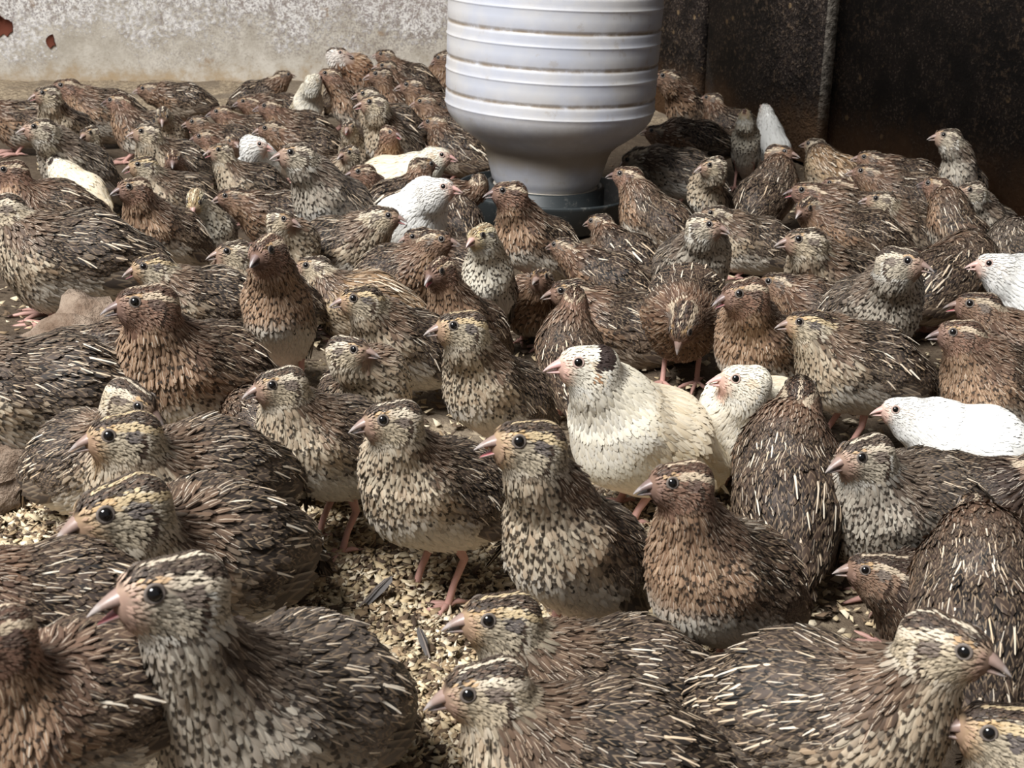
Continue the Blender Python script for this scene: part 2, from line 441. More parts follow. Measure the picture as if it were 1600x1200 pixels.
# plumage types (colours are sRGB picks of the feathers themselves; the darkest also holds shade)
def T(**k):
    for a in list(k):
        if isinstance(k[a], tuple) and len(k[a]) == 3 and max(k[a]) > 1: k[a] = srgb(*k[a])
    return k
BASE = dict(back0=(40, 34, 30), back1=(80, 67, 58), wing0=(60, 52, 47), wing1=(96, 84, 74), streak=0.27, bar=0.65,
            crown=(64, 53, 46), brow=(214, 200, 178), face=(172, 144, 122), ear=(120, 107, 97), cheek=(200, 184, 158), throat=(214, 202, 182), line=(70, 55, 46),
            neck0=(78, 63, 52), neck1=(116, 94, 77), nstreak=0.7,
            chest=(208, 195, 172), chest2=(172, 148, 122), spot=0.85, cstreak=0.2, flank=(172, 150, 125), fspot=0.6, belly=(214, 206, 192), beak=(146, 132, 124), beak0=(164, 134, 122), lid=0)
TYPES = {
    'f': T(**BASE),
    'g': T(**{**BASE, **dict(back0=(56, 50, 46), back1=(96, 86, 78), wing0=(86, 78, 72), wing1=(112, 103, 95), chest=(206, 198, 182), chest2=(150, 136, 122), cheek=(196, 184, 164), throat=(224, 218, 206),
                            neck0=(80, 68, 60), neck1=(118, 102, 88), face=(190, 160, 140), belly=(206, 202, 194), flank=(166, 150, 132), spot=0.9)}),
    'y': T(**{**BASE, **dict(face=(188, 158, 124), brow=(208, 186, 148), cheek=(198, 184, 160), ear=(104, 96, 92))}),
    'm': T(**{**BASE, **dict(face=(150, 122, 106), cheek=(150, 118, 100), throat=(144, 112, 94), ear=(108, 88, 78), neck0=(84, 65, 53), neck1=(118, 93, 76), chest=(178, 146, 118), chest2=(128, 97, 76),
                            spot=0.3, cstreak=0.9, flank=(160, 130, 104), brow=(204, 184, 158), crown=(74, 54, 44), beak=(120, 108, 106), beak0=(132, 106, 98), back0=(46, 37, 32), back1=(90, 71, 58), wing0=(66, 54, 46), wing1=(100, 84, 70))}),
    'd': T(**{**BASE, **dict(back0=(42, 34, 30), back1=(76, 61, 51), wing0=(62, 51, 44), wing1=(90, 75, 63), streak=0.22, face=(140, 112, 94), cheek=(146, 118, 98), throat=(150, 124, 104), neck0=(84, 64, 52), neck1=(116, 90, 72),
                            chest=(152, 122, 96), chest2=(118, 90, 70), brow=(196, 178, 154), cstreak=0.6, spot=0.5, belly=(170, 154, 136), flank=(128, 104, 84), crown=(60, 47, 41))}),
    's': T(**{**BASE, **dict(chest=(226, 220, 204), chest2=(214, 202, 180), flank=(214, 202, 182), face=(214, 196, 150), cheek=(222, 212, 190), throat=(232, 228, 216), neck0=(150, 134, 112), neck1=(196, 182, 158),
                            spot=0.95, crown=(150, 128, 98), ear=(98, 94, 92), brow=(222, 208, 176), cstreak=0.0, nstreak=0.4, beak=(196, 160, 150), beak0=(206, 166, 156))}),
    'p': T(**{**BASE, **dict(back0=(108, 84, 62), back1=(160, 130, 98), wing0=(150, 124, 96), wing1=(190, 164, 130), flank=(196, 172, 138), chest=(206, 184, 150), streak=0.8, cstreak=0.5, belly=(216, 200, 176))}),
    'w': T(**{**BASE, **dict(back0=(246, 245, 240), back1=(240, 239, 233), wing0=(246, 245, 240), wing1=(238, 237, 231), crown=(246, 244, 238), brow=(246, 243, 236), face=(236, 208, 190), ear=(238, 230, 220), cheek=(244, 241, 234),
                            throat=(246, 244, 240), line=(242, 238, 230), neck0=(246, 245, 240), neck1=(240, 238, 232), chest=(247, 246, 241), chest2=(243, 241, 235), flank=(246, 244, 238), belly=(240, 236, 226),
                            streak=0.0, nstreak=0.0, spot=0.0, fspot=0.0, cstreak=0.0, bar=0.0, beak=(226, 186, 176), beak0=(228, 180, 170), lid=1)}),
    'c': T(**{**BASE, **dict(back0=(240, 228, 204), back1=(232, 214, 182), wing0=(240, 228, 202), wing1=(230, 210, 172), crown=(240, 232, 212), brow=(240, 232, 214), face=(234, 200, 178), ear=(230, 212, 186), cheek=(240, 232, 214),
                            throat=(242, 238, 226), line=(238, 226, 204), neck0=(243, 235, 216), neck1=(238, 228, 204), chest=(234, 229, 216), chest2=(234, 224, 202), flank=(240, 230, 206), belly=(236, 230, 212),
                            streak=0.0, nstreak=0.0, spot=0.0, fspot=0.0, cstreak=0.0, bar=0.0, beak=(222, 178, 172), beak0=(224, 176, 168), lid=1)}),
}
TYPES['n'] = T(**{**TYPES['d'], **dict(back0=(26, 20, 17), back1=(48, 37, 30), wing0=(38, 30, 25), wing1=(56, 44, 36), neck0=(44, 33, 27), neck1=(66, 50, 40), chest=(84, 64, 50), chest2=(60, 45, 36), flank=(70, 54, 43), belly=(110, 92, 76), streak=0.14, nstreak=0.4, cstreak=0.3)})   # brown, with the shade these birds stand in put into the feathers
TYPES['k'] = T(**{**TYPES['c'], **dict(patch=1.0)})                       # cream with a black nape patch
# white face under a dark cap, brown body
TYPES['x'] = T(**{**TYPES['d'], **dict(face=(236, 214, 198), cheek=(238, 228, 218), throat=(240, 236, 228), brow=(238, 228, 218), ear=(234, 222, 212), line=(236, 226, 216), neck0=(140, 108, 84), neck1=(180, 148, 118), chest=(150, 112, 86), lid=1)})

def smin(a, b, k):
    h = np.maximum(k-np.abs(a-b), 0.0)/k
    return np.minimum(a, b) - h*h*k*0.25
def caps(P, a, b, ra, rb):
    ba = b-a; pa = P-a
    h = np.clip(pa@ba/(ba@ba+1e-12), 0, 1)
    q = pa - h[:, None]*ba
    return np.sqrt((q*q).sum(1)) - (ra+(rb-ra)*h)

def surface_nets(f, lo, hi, h):
    n = np.maximum(np.ceil((hi-lo)/h).astype(int)+1, 3)
    ax = [lo[k]+h*np.arange(n[k]) for k in range(3)]
    G = np.stack(np.meshgrid(*ax, indexing='ij'), -1)
    D = f(G.reshape(-1, 3)).reshape(n)
    S = D < 0
    cs = [(0, 0, 0), (1, 0, 0), (0, 1, 0), (1, 1, 0), (0, 0, 1), (1, 0, 1), (0, 1, 1), (1, 1, 1)]
    sl = lambda A, c: A[c[0]:n[0]-1+c[0], c[1]:n[1]-1+c[1], c[2]:n[2]-1+c[2]]
    cnt = sum(sl(S, c).astype(np.int8) for c in cs)
    act = (cnt > 0) & (cnt < 8)
    idx = -np.ones(act.shape, int); ii = np.argwhere(act); idx[act] = np.arange(len(ii))
    cd_ = np.stack([D[ii[:, 0]+c[0], ii[:, 1]+c[1], ii[:, 2]+c[2]] for c in cs], 1)
    acc = np.zeros((len(ii), 3)); num = np.zeros(len(ii))
    for a in range(8):
        for b in range(a+1, 8):
            if sum(abs(cs[a][k]-cs[b][k]) for k in range(3)) != 1: continue
            da, db = cd_[:, a], cd_[:, b]; mk = (da < 0) != (db < 0)
            t = np.where(mk, da/(da-db+1e-20), 0)
            acc += np.where(mk[:, None], np.array(cs[a])+t[:, None]*(np.array(cs[b])-np.array(cs[a])), 0); num += mk
    V = lo + h*(ii + acc/num[:, None])
    quads = []
    for k in range(3):
        o = [(1, 2), (2, 0), (0, 1)][k]
        s0 = [slice(1, n[q]-1) for q in range(3)]; s0[k] = slice(0, n[k]-1)
        s1_ = list(s0); s1_[k] = slice(1, n[k])
        A = S[tuple(s0)]; B = S[tuple(s1_)]
        e = np.argwhere(A != B); 
        if not len(e): continue
        inside = A[tuple(e.T)]
        base = e.copy()
        for q in range(3):
            if q != k: base[:, q] += 1
        def cell(d1, d2):
            c = base.copy(); c[:, o[0]] -= d1; c[:, o[1]] -= d2
            return idx[c[:, 0], c[:, 1], c[:, 2]]
        q4 = np.stack([cell(1, 1), cell(0, 1), cell(0, 0), cell(1, 0)], 1)
        q4[~inside] = q4[~inside][:, ::-1]
        quads.append(q4)
    return V, np.concatenate(quads)

class Quail:
    pass

def grad(f, P, e=0.0006):
    g = np.empty_like(P)
    for k in range(3):
        d = np.zeros(3); d[k] = e
        g[:, k] = f(P+d)-f(P-d)
    g /= np.linalg.norm(g, axis=1)[:, None]+1e-12
    return g

def frame(fh, pitch):
    f = math.cos(pitch)*fh + math.sin(pitch)*np.array([0, 0, 1.0])
    l = unit(np.cross([0, 0, 1.0], fh)); u = np.cross(f, l)
    return f, l, u

def heading(px, yaw):
    d = ray(px, 600); rh = unit(np.array([d[0], d[1], 0]))
    right = np.cross(rh, [0, 0, 1.0]); y = math.radians(yaw)
    return unit(math.cos(y)*(-rh) - math.sin(y)*right)

FEA = {}   # feather templates: (rows of (v, halfwidth, lift)), with a centre column
def template(rows):
    uv = []; faces4 = []; faces3 = []
    for (v, wd, lf) in rows:
        if wd == 0: uv.append((0, v, 0, lf))
        else: uv += [(-1, v, wd, lf), (0, v, wd, lf), (1, v, wd, lf)]
    k = 0; n = len(rows)
    for r in range(n-1):
        w0, w1 = rows[r][1], rows[r+1][1]
        if w0 and w1:
            faces4 += [(k, k+1, k+4, k+3), (k+1, k+2, k+5, k+4)]; k += 3
        elif w0:
            faces3 += [(k, k+1, k+3), (k+1, k+2, k+3)]; k += 3
        else:
            faces3 += [(k, k+2, k+1), (k, k+3, k+2)]; k += 1
    return np.array(uv, float), np.array(faces4, int).reshape(-1, 4)[:, ::-1], np.array(faces3, int).reshape(-1, 3)[:, ::-1]
FEA['hi'] = template([(0, 0.5, -0.6), (0.5, 1.0, 0.45), (0.86, 0.75, 0.9), (1.0, 0, 1.0)])
FEA['mid'] = template([(0, 0.5, -0.5), (0.6, 1.0, 0.6), (1.0, 0, 1.0)])
FEA['lo'] = template([(0, 0, -0.5), (0.6, 1.0, 0.6), (1.0, 0, 1.0)])

def feathers(f, P, Nn, D, L, W, lift, tpl):
    """cards rooted at P, lying along D over the surface f"""
    uv, f4, f3 = FEA[tpl]; n = len(P); m = len(uv)
    side = np.cross(Nn, D); side /= np.linalg.norm(side, axis=1)[:, None]+1e-9
    vs = sorted(set(uv[:, 1])); cache = {}
    for v in vs:
        c = P + D*(L*v)[:, None]
        if v > 0 and f is not None:
            c = c - Nn*np.clip(f(c), -0.02, 0.02)[:, None]*0.92
        cache[v] = c
    V = np.empty((n, m, 3)); 
    for k in range(m):
        u, v, wd, lf = uv[k]
        V[:, k] = cache[v] + side*(u*wd*W*0.5)[:, None] + Nn*(lift*lf - (abs(u)*wd*W*0.10))[:, None]
    off = (np.arange(n)*m)[:, None, None]
    F4 = (f4[None]+off).reshape(-1, 4); F3 = (f3[None]+off).reshape(-1, 3)
    fu = np.broadcast_to(uv[None, :, :2], (n, m, 2))
    sn = Nn[:, None, :] + side[:, None, :]*(uv[None, :, 0, None]*0.30) + D[:, None, :]*((uv[None, :, 1, None]-0.5)*0.25)
    sn /= np.linalg.norm(sn, axis=2)[:, :, None]
    return V.reshape(-1, 3), F4, F3, fu.reshape(-1, 2), m, sn.reshape(-1, 3)

def thin(P, h):
    """keep about one point per cell of size h"""
    k = np.floor(P/h).astype(np.int64)
    key = (k[:, 0]*73856093) ^ (k[:, 1]*19349663) ^ (k[:, 2]*83492791)
    _, i = np.unique(key, return_index=True)
    return i

# ---- shared small meshes
def eye_mesh(lid):
    a = np.linspace(0, PI/2*1.25, 7); prof = [(0.0031*math.sin(t), 0.0031*math.cos(t)-0.0012) for t in a]
    prof[0] = (0.00005, prof[0][1])
    V, Q = lathe(prof, 18); b = Bag(); b.add(V, Q[:, ::-1])
    t = np.linspace(0, 2*PI, 9)[:-1]
    rp = [(0.0030+0.00075*math.cos(q), 0.0002+0.0006*math.sin(q)) for q in t]; rp.append(rp[0])
    V2, Q2 = lathe(rp, 18); b.add(V2, Q2)
    V, qs = b.get()
    me = new_mesh('eye', V, qs, [M_EYE, M_LIDW if lid else M_LID], pmat=[0]*len(Q)+[1]*len(Q2))
    return me
EYES = [eye_mesh(0), eye_mesh(1)]

def beak_half(tp, upper, s, ang, R, H, opn=0):
    """upper or lower mandible in head coordinates -> world offsets"""
    n = 8; m = 10; V = []; cols = []
    L = 0.0112 if upper else 0.0096
    for i in range(m):
        t = i/(m-1)
        x = 0.0090 + L*t
        if upper:
            zc = 0.0003 - 0.0006*t - 0.0034*t**2.0; hh = 0.0034*(1-t)**0.72+0.00012; hw = 0.0042*(1-t)**0.85+0.00012
        else:
            zc = -0.0029 - 0.0006*t - 0.0006*t*t; hh = 0.0021*(1-t)**0.6+0.0001; hw = 0.0038*(1-t)**0.8+0.0001
        for k in range(n):
            a = 2*PI*k/n
            cz = math.sin(a)
            if upper and cz < 0: cz *= 0.35
            if not upper and cz > 0: cz *= 0.30
            V.append((x, hw*math.cos(a), zc+hh*cz))
            c = tp['beak0']*(1-t)+tp['beak']*t
            if t > 0.75: c = c*0.6+0.4*srgb(190, 186, 184)
            if not upper and math.sin(a) > 0.5 and opn > 0.2: c = srgb(196, 110, 112)
            if upper and math.sin(a) < -0.5 and opn > 0.2: c = srgb(150, 80, 82)
            cols.append((*c, 1))
    V = np.array(V)
    if not upper and ang:
        o = np.array([0.0095, 0, -0.0015]); ca, sa = math.cos(ang), math.sin(ang); q = V-o
        V = np.stack([o[0]+q[:, 0]*ca+q[:, 2]*sa, q[:, 1], o[2]-q[:, 0]*sa+q[:, 2]*ca], -1)
    i, j = np.meshgrid(np.arange(m-1), np.arange(n), indexing='ij'); jn = (j+1) % n
    Q = np.stack([i*n+j, i*n+jn, (i+1)*n+jn, (i+1)*n+j], -1).reshape(-1, 4)
    return (V*s)@R + H, Q, np.array(cols)

def leg_mesh(hip, ankle, foot, fh, lat, s, flex=0.0):
    b = Bag(); pink = srgb(206, 160, 148); dull = srgb(176, 140, 128); nail = srgb(120, 96, 84)
    path = [hip, hip*0.5+ankle*0.5, ankle, ankle*0.5+foot*0.5+fh*0.001, foot]
    V, Q = sweep(path, np.array([0.0048, 0.0034, 0.0024, 0.0019, 0.0022])*s, 7, up=lat); b.add(V, Q, (*pink, 1))
    for (a, L) in ((-0.62, 0.021), (0.0, 0.026), (0.62, 0.021), (PI-0.3, 0.010)):
        d = math.cos(a)*fh + math.sin(a)*lat
        n = 5; pts = []; rr = []
        for k in range(n+1):
            t = k/n
            pts.append(foot + d*(L*s*t) + np.array([0, 0, 0.0010*s*math.sin(t*PI)*1.2 - (foot[2]-0.0024*s)*min(1, t*2.2) ]))
            rr.append((0.0019-0.0008*t)*s*(1.0 if k < n else 0.4)*(1.12 if k % 2 else 0.92))
        V, Q = sweep(pts, rr, 6); b.add(V, Q, (*(pink*0.55+dull*0.45), 1))
        e = pts[-1]; V, Q = sweep([e, e+d*0.0022*s, e+d*0.0045*s-np.array([0, 0, 0.0008*s])], np.array([0.001, 0.0007, 0.0001])*s, 5); b.add(V, Q, (*nail, 1))
    V, qs = b.get()
    return V, qs, np.concatenate(b.c)

def build_quail(q):
    """q: solved pose. Everything is laid out in metres around q.root (on the ground under the bird)"""
    s = q.s; tp = TYPES[q.type]; lod = q.lod
    O = q.root
    B = q.B-O; H = q.H-O
    bf, bl, bu = q.bf, q.bl, q.bu; hx, hy, hz = q.hx, q.hy, q.hz
    R = np.stack([hx, hy, hz])            # local -> world: v@R
    mm = 0.001*s; bulk = q.row[13]
    ft = 1.0-0.26*min(1.0, max(0.0, (q.row[8]-18)/30.0))     # stretched birds are slim
    ln_ = (1.0+0.12*(1-ft)/0.26)*bulk; ft *= bulk
    # --- spine
    N0 = B + bf*27*mm*ln_ + bu*9*mm*ft
    Hb = H - hx*5*mm - hz*9*mm
    dist = np.linalg.norm(Hb-N0)
    c1 = N0 + (bf*0.55+bu*0.55)*dist*0.38; c2 = Hb - (hz*0.75+hx*0.1)*dist*0.34
    t = np.linspace(0, 1, 7)[:, None]
    neck = (1-t)**3*N0 + 3*(1-t)**2*t*c1 + 3*(1-t)*t*t*c2 + t**3*Hb
    nr = np.array([19.5*ft, 17.5*ft, 15.2*(1+ft)/2, 13.2, 11.9, 11.1, 10.6])*mm
    rump = B - bf*34*mm*bulk - bu*3*mm; tail = B - bf*51*mm*bulk - bu*10*mm
    prims = [(B + bf*15*mm*ln_, B - bf*8*mm, 25*mm*ft, 26.5*mm*ft), (B - bf*8*mm, rump, 26.5*mm*ft, 15*mm*ft), (rump, tail, 12*mm*ft, 4*mm),
             (B + bf*14*mm - bu*10*mm*ft, B - bf*22*mm - bu*9.5*mm*ft, 21.5*mm*ft, 15.5*mm*ft)]
    for k in range(6): prims.append((neck[k], neck[k+1], nr[k], nr[k+1]))
    wings = []
    for sd in (1, -1):
        wings.append((B + bf*20*mm + sd*bl*15.5*mm*ft + bu*4*mm*ft, B - bf*30*mm*bulk + sd*bl*12*mm*ft + bu*1.5*mm, 11.5*mm*ft, 7*mm*ft))
    hp = [(np.array([-7.2, 0, -1.8])*mm, np.array([4.2, 0, -0.6])*mm, 10.8*mm, 8.6*mm), (np.array([3, 0, -1.6])*mm, np.array([8.6, 0, -1.4])*mm, 7.8*mm, 4.2*mm),
          (np.array([-4, 0, -5.2])*mm, np.array([4.2, 0, -4.4])*mm, 9.4*mm, 6.4*mm)]
    sy = np.array([1, 1/0.90, 1])
    def f_head(P):
        L = ((P-H)@R.T)*sy; d = None
        for a, b, r0, r1 in hp:
            c = caps(L, a, b, r0, r1); d = c if d is None else smin(d, c, 5*mm)
        return d*0.9
    def f(P):
        d = caps(P, *prims[0])
        for k in range(1, 4): d = smin(d, caps(P, *prims[k]), 9*mm)
        for w_ in wings: d = smin(d, caps(P, *w_), 6*mm)
        dn = caps(P, *prims[4])
        for k in range(5, len(prims)): dn = smin(dn, caps(P, *prims[k]), 4*mm)
        d = smin(d, dn, 10*mm)
        return smin(d, f_head(P), 4.5*mm)
    ends = [B+bf*52*mm*bulk, tail, H, N0, N0-bu*20*mm, B-bu*33*mm*bulk, B+bu*30*mm*bulk, B+bl*32*mm*bulk, B-bl*32*mm*bulk, B-bf*14*mm+bl*30*mm, B-bf*14*mm-bl*30*mm]
    E = np.array(ends); lo = np.minimum(E.min(0), H-19*mm)-8*mm; hi = np.maximum(E.max(0), H+19*mm)+8*mm
    h = {0: 3.6, 1: 4.8, 2: 6.2}[lod]*mm
    V, Qd = surface_nets(f, lo, hi, h)
    for _ in range(2):
        g = grad(f, V); V = V - g*f(V)[:, None]
    # --- samples on the surface, with density by region
    def classify(P, Nn):
        """returns t (0 head .. 1 shoulder .. 2 rump), flow direction, dorsal measure"""
        SP = np.concatenate([np.linspace(H - hx*2*mm, Hb, 4)[:-1], neck[::-1], np.linspace(N0, B, 4)[1:], np.linspace(B, rump, 6)[1:], np.linspace(rump, tail, 4)[1:]])
        TT = np.concatenate([np.linspace(-0.2, 0, 4)[:-1], np.linspace(0, 1, 7), np.linspace(1, 1.4, 4)[1:], np.linspace(1.4, 2, 6)[1:], np.linspace(2, 2.5, 4)[1:]])
        TG = np.gradient(SP, axis=0); TG /= np.linalg.norm(TG, axis=1)[:, None]
        d2 = ((P[:, None, :]-SP[None])**2).sum(2)
        wgt = np.exp(-(d2-d2.min(1)[:, None])/(2*(7*mm)**2)); wgt /= wgt.sum(1)[:, None]
        t = wgt@TT; tg = wgt@TG
        # feathers on the head point away from the beak
        lh = f_head(P); wh = np.clip(1-lh/(5*mm), 0, 1)
        back = P-(H+hx*14*mm+hz*0*mm); back /= np.linalg.norm(back, axis=1)[:, None]
        fl = tg*(1-wh)[:, None] + back*wh[:, None]
        fl[:, 2] -= 0.15
        fl -= Nn*(fl*Nn).sum(1)[:, None]; fl /= np.linalg.norm(fl, axis=1)[:, None]+1e-9
        dv = bu - tg*(tg@bu)[:, None]; dv /= np.linalg.norm(dv, axis=1)[:, None]+1e-9
        dors = (Nn*dv).sum(1)
        return t, fl, dors, wh
    tri = np.concatenate([Qd[:, [0, 1, 2]], Qd[:, [0, 2, 3]]])
    A = 0.5*np.linalg.norm(np.cross(V[tri[:, 1]]-V[tri[:, 0]], V[tri[:, 2]]-V[tri[:, 0]]), axis=1)
    def sample(sub, spacing, over=3.0):
        a = A*sub[tri[:, 0]]
        n = int(over*a.sum()/(spacing**2))
        if n < 1: return np.zeros((0, 3))
        k = rng.choice(len(tri), n, p=a/a.sum())
        u, v = rng.random(n), rng.random(n); fl = u+v > 1; u[fl] = 1-u[fl]; v[fl] = 1-v[fl]
        P = V[tri[k, 0]]*(1-u-v)[:, None]+V[tri[k, 1]]*u[:, None]+V[tri[k, 2]]*v[:, None]
        return P[thin(P, spacing)]
    inhead = (f_head(V) < 4.0*mm).astype(float)
    Nv = grad(f, V); tv, _, dv_, _ = classify(V, Nv)
    front = ((tv < 1.25) | (dv_ < -0.1)).astype(float)*(1-inhead)
    back_ = 1-np.maximum(front, inhead)
    sp_head = {0: 1.08, 1: 1.68, 2: 2.4}[lod]*mm; sp_fr = {0: 1.95, 1: 2.8, 2: 3.6}[lod]*mm; sp_bk = {0: 3.0, 1: 3.9, 2: 5.0}[lod]*mm
    Ph = sample(inhead, sp_head); Pf = sample(front, sp_fr); Pb = sample(back_, sp_bk)
    P = np.concatenate([Ph, Pf, Pb]); reg = np.concatenate([np.zeros(len(Ph)), np.ones(len(Pf)), np.full(len(Pb), 2)]).astype(int)
    Nn = grad(f, P); P = P - Nn*f(P)[:, None]
    t, fl, dors, wh = classify(P, Nn)
    # leave the eyes and the beak base bare
    eyes = []
    for sd in (1, -1):
        e0 = H + (np.array([4.6, sd*8.0, 3.2])*mm)@R
        for _ in range(4):
            ee = e0[None]; e0 = (ee - (hy*sd)[None]*f_head(ee)[:, None]*0.8)[0]
        eyes.append((e0, unit(grad(f_head, e0[None])[0]+hy*sd*0.8), sd))
    keep = np.ones(len(P), bool)
    for e0, en, sd in eyes: keep &= np.linalg.norm(P + fl*1.0*mm - e0, axis=1) > 3.1*mm
    keep &= ~(((P-H)@hx > 11.8*mm) & (wh > 0.5))
    ground_cut = P[:, 2] > 0.003; keep &= ground_cut
    P, Nn, t, fl, dors, wh, reg = [x[keep] for x in (P, Nn, t, fl, dors, wh, reg)]
    n = len(P); r1 = rng.random(n); r2 = rng.random(n); r3 = rng.random(n)
    mixc = lambda a, b, k: a[None]*(1-k)[:, None]+b[None]*k[:, None]
    def colour(P, Nn, t, dors, wh, r1, r2, r3):
        n = len(P)
        L = ((P-H)@R.T)/mm; x, y, z = L.T; ay = np.abs(y)
        col = np.zeros((n, 3)); mrk = np.zeros((n, 4))
        lat = np.abs(Nn@bl)
        # torso
        bk = np.clip((dors-0.25)/0.3, 0, 1)
        back = mixc(tp['back0'], tp['back1'], (r1**1.4)); blk = (r3 > 0.72)[:, None]*(tp['bar'] > 0); back = back*(1-0.68*blk); wing = mixc(tp['wing0'], tp['wing1'], r1)
        col[:] = back*bk[:, None]+wing*(1-bk)[:, None]
        mrk[:, 0] = (r2 < tp['streak']*(0.35+0.65*bk))*np.where(r3 > 0.72, 1.0, 0.7)
        mrk[:, 2] = tp['bar']*(0.5+0.5*r3)*(1-0.2*bk)
        # underside
        low = np.clip((-0.12-dors + 0.16*(r3-0.5))/0.22, 0, 1)
        fr = np.clip((1.33-t+0.12*(r3-0.5))/0.22, 0, 1)*np.clip((0.42-dors+0.25*(r2-0.5))/0.25, 0, 1)
        under = np.maximum(low, fr)
        sidew = np.clip((lat-0.35)/0.4, 0, 1)
        chest = mixc(tp['chest'], tp['chest2'], np.clip(r1*0.8+0.25*sidew*(t > 1), 0, 1)); flank = mixc(tp['flank'], tp['chest'], r1)
        und = chest*(1-sidew*np.clip((t-1.15)/0.2, 0, 1))[:, None]+flank*(sidew*np.clip((t-1.15)/0.2, 0, 1))[:, None]
        bel = np.clip((t-1.18)/0.2, 0, 1)*np.clip((-0.5-dors)/0.25+0.3, 0, 1)
        hgt = 0.35*((P-B)@bu)/mm + 0.65*(P-B)[:, 2]/mm
        bel = np.maximum(bel, np.clip((t-0.93)/0.15, 0, 1)*np.clip((4.0-hgt+5*(r2-0.5))/9, 0, 1)*(dors < 0.15))
        und = und*(1-bel)[:, None]+(tp['belly'][None]*(0.86+0.2*r1)[:, None])*bel[:, None]
        col = col*(1-under)[:, None]+und*under[:, None]
        um = np.stack([(r2 < tp['cstreak'])*0.8 + (r2 > 0.8)*sidew*0.5*(tp['cstreak'] > 0), ((r3 < tp['spot'])*(1-sidew)+(r3 < tp['fspot'])*sidew)*(1-0.9*bel), 0.12*(1-bel)*(tp['bar'] > 0), 0.12*(tp['bar'] > 0)*(1-bel)], 1)
        mrk = mrk*(1-under)[:, None]+um*under[:, None]
        # neck
        nk = np.clip((0.92-t+0.2*(r3-0.5))/0.25, 0, 1)*np.clip((dors+0.30+0.3*(r2-0.5))/0.3, 0, 1)
        ncol = mixc(tp['neck0'], tp['neck1'], r1)
        col = col*(1-nk)[:, None]+ncol*nk[:, None]
        nm = np.stack([(r2 < tp['nstreak'])*0.8, 0*r1, 0*r1, 0*r1], 1); mrk = mrk*(1-nk)[:, None]+nm*nk[:, None]
        # head
        hd = np.clip((wh-0.25)/0.3, 0, 1)
        c = np.tile(tp['cheek'], (n, 1))*(0.80+0.3*r1)[:, None]
        dk = 0.5 if tp['bar'] > 0 else 0.93
        spk = (r2 < 0.30) & (x < 9); c[spk] = c[spk]*dk
        fm = np.clip((x-6.0)/4, 0, 1)*0.85; c = c*(1-fm)[:, None]+tp['face'][None]*(0.88+0.2*r1)[:, None]*fm[:, None]
        th = (z < -8.0) & (x < 9); c[th] = tp['throat']*(0.9+0.15*r1[th])[:, None]
        rad = np.hypot(x-2.5, z+1.5)
        ln = (np.abs(rad-9.6) < 0.95) & (z < 2.5) & (x < 3) ; c[ln] = tp['line']
        ln2 = (np.abs(rad-11.6) < 0.8) & (z < 1.5) & (x < 2); c[ln2] = tp['throat']*0.95
        earm = (np.hypot((x+3.4)/3.4, (z-1.6)/2.6) < 1) & (ay > 4); c[earm] = tp['ear']*(0.85+0.3*r1[earm])[:, None]
        es = (z > 2.8) & (z < 4.6) & (x < 1.5) & (x > -9) & (ay > 3) & (r2 < 0.42); c[es] = tp['ear']*0.85
        zb = 5.7 + np.where(x < -5, (x+5)*0.40, 0) + np.where(x > 4, -(x-4)*0.30, 0)
        if tp['bar'] > 0:
            yb = (np.hypot((x-5.5)/4.5, (z-5.5)/1.3) < 1); c[yb] = (tp['face']*0.5+srgb(206, 172, 120)*0.5)*(0.85+0.25*r1[yb])[:, None]
        br = (np.abs(z-zb+0.5) < 1.35+0.6*(r3-0.5)) & (x < 2.5) & (ay > 2.2) & (x < 9); 
        bc = mixc(tp['brow'], tp['face'], np.clip((x-0)/5, 0, 1)*0.7); c[br] = bc[br]*(0.9+0.15*r1[br])[:, None]
        cr = (z > zb+1.0+0.9*(r3-0.5)); c[cr] = tp['crown']*(0.6+0.7*r1[cr])[:, None]
        c2 = cr & ((r2 < 0.24)); c[c2] = c[c2]*0.5+tp['neck1']*0.6
        cl = (z > zb) & (ay < 0.9) & (x < 7); c[cl] = tp['brow']*(0.85+0.15*r1[cl])[:, None]
        bare = (x > 10.6) & (z < 3); c[bare] = (tp['face']*0.6+tp['beak0']*0.4)*(0.8+0.3*r1[bare])[:, None]
        if tp.get('patch'):
            pt = (np.hypot(x+8.5, z-6.6+0.25*y) < 4.4) | ((np.hypot(x+4.0, z-1.2) < 2.0) & (y > 0)); c[pt] = srgb(58, 46, 42)
            pt = (np.hypot(x+3.5, z+3.6) < 2.4) & (r2 < 0.6); c[pt] = srgb(178, 138, 104)
        col = col*(1-hd)[:, None]+c*hd[:, None]
        mrk = mrk*(1-hd)[:, None]; mrk[:, 0] += hd*(r3 < 0.35)*(z < zb+1.0)*0.6*(tp['bar'] > 0)*(x < 9); mrk[:, 0] += hd*cr*(r1 < 0.22)*0.75*(tp['bar'] > 0); mrk[:, 3] += hd*cr*0.30*(tp['bar'] > 0)
        return col, mrk
    col, mrk = colour(P, Nn, t, dors, wh, r1, r2, r3)
    sz = np.clip((t-0.0)/1.2, 0, 1)
    isb = np.clip((dors-0.1)/0.3, 0, 1)*np.clip((t-0.9)/0.3, 0, 1)
    L = np.where(reg == 0, 2.3+1.0*r3, 4.8+2.2*sz+6.5*isb+2.0*r3)*mm
    W = np.where(reg == 0, 0.95, 1.8+0.9*sz+1.2*isb)*mm*(0.8+0.4*r1)
    k = {0: 1.0, 1: 1.25, 2: 1.6}[lod]; L = L*np.where(reg == 0, k*1.0, k**0.55); W = W*np.where(reg == 0, k*1.05, k*0.95)
    lift = np.where(reg == 0, 0.28, 0.35+0.45*r2+0.25*isb)*mm*(0.3 if tp['bar'] == 0 else 1.0)
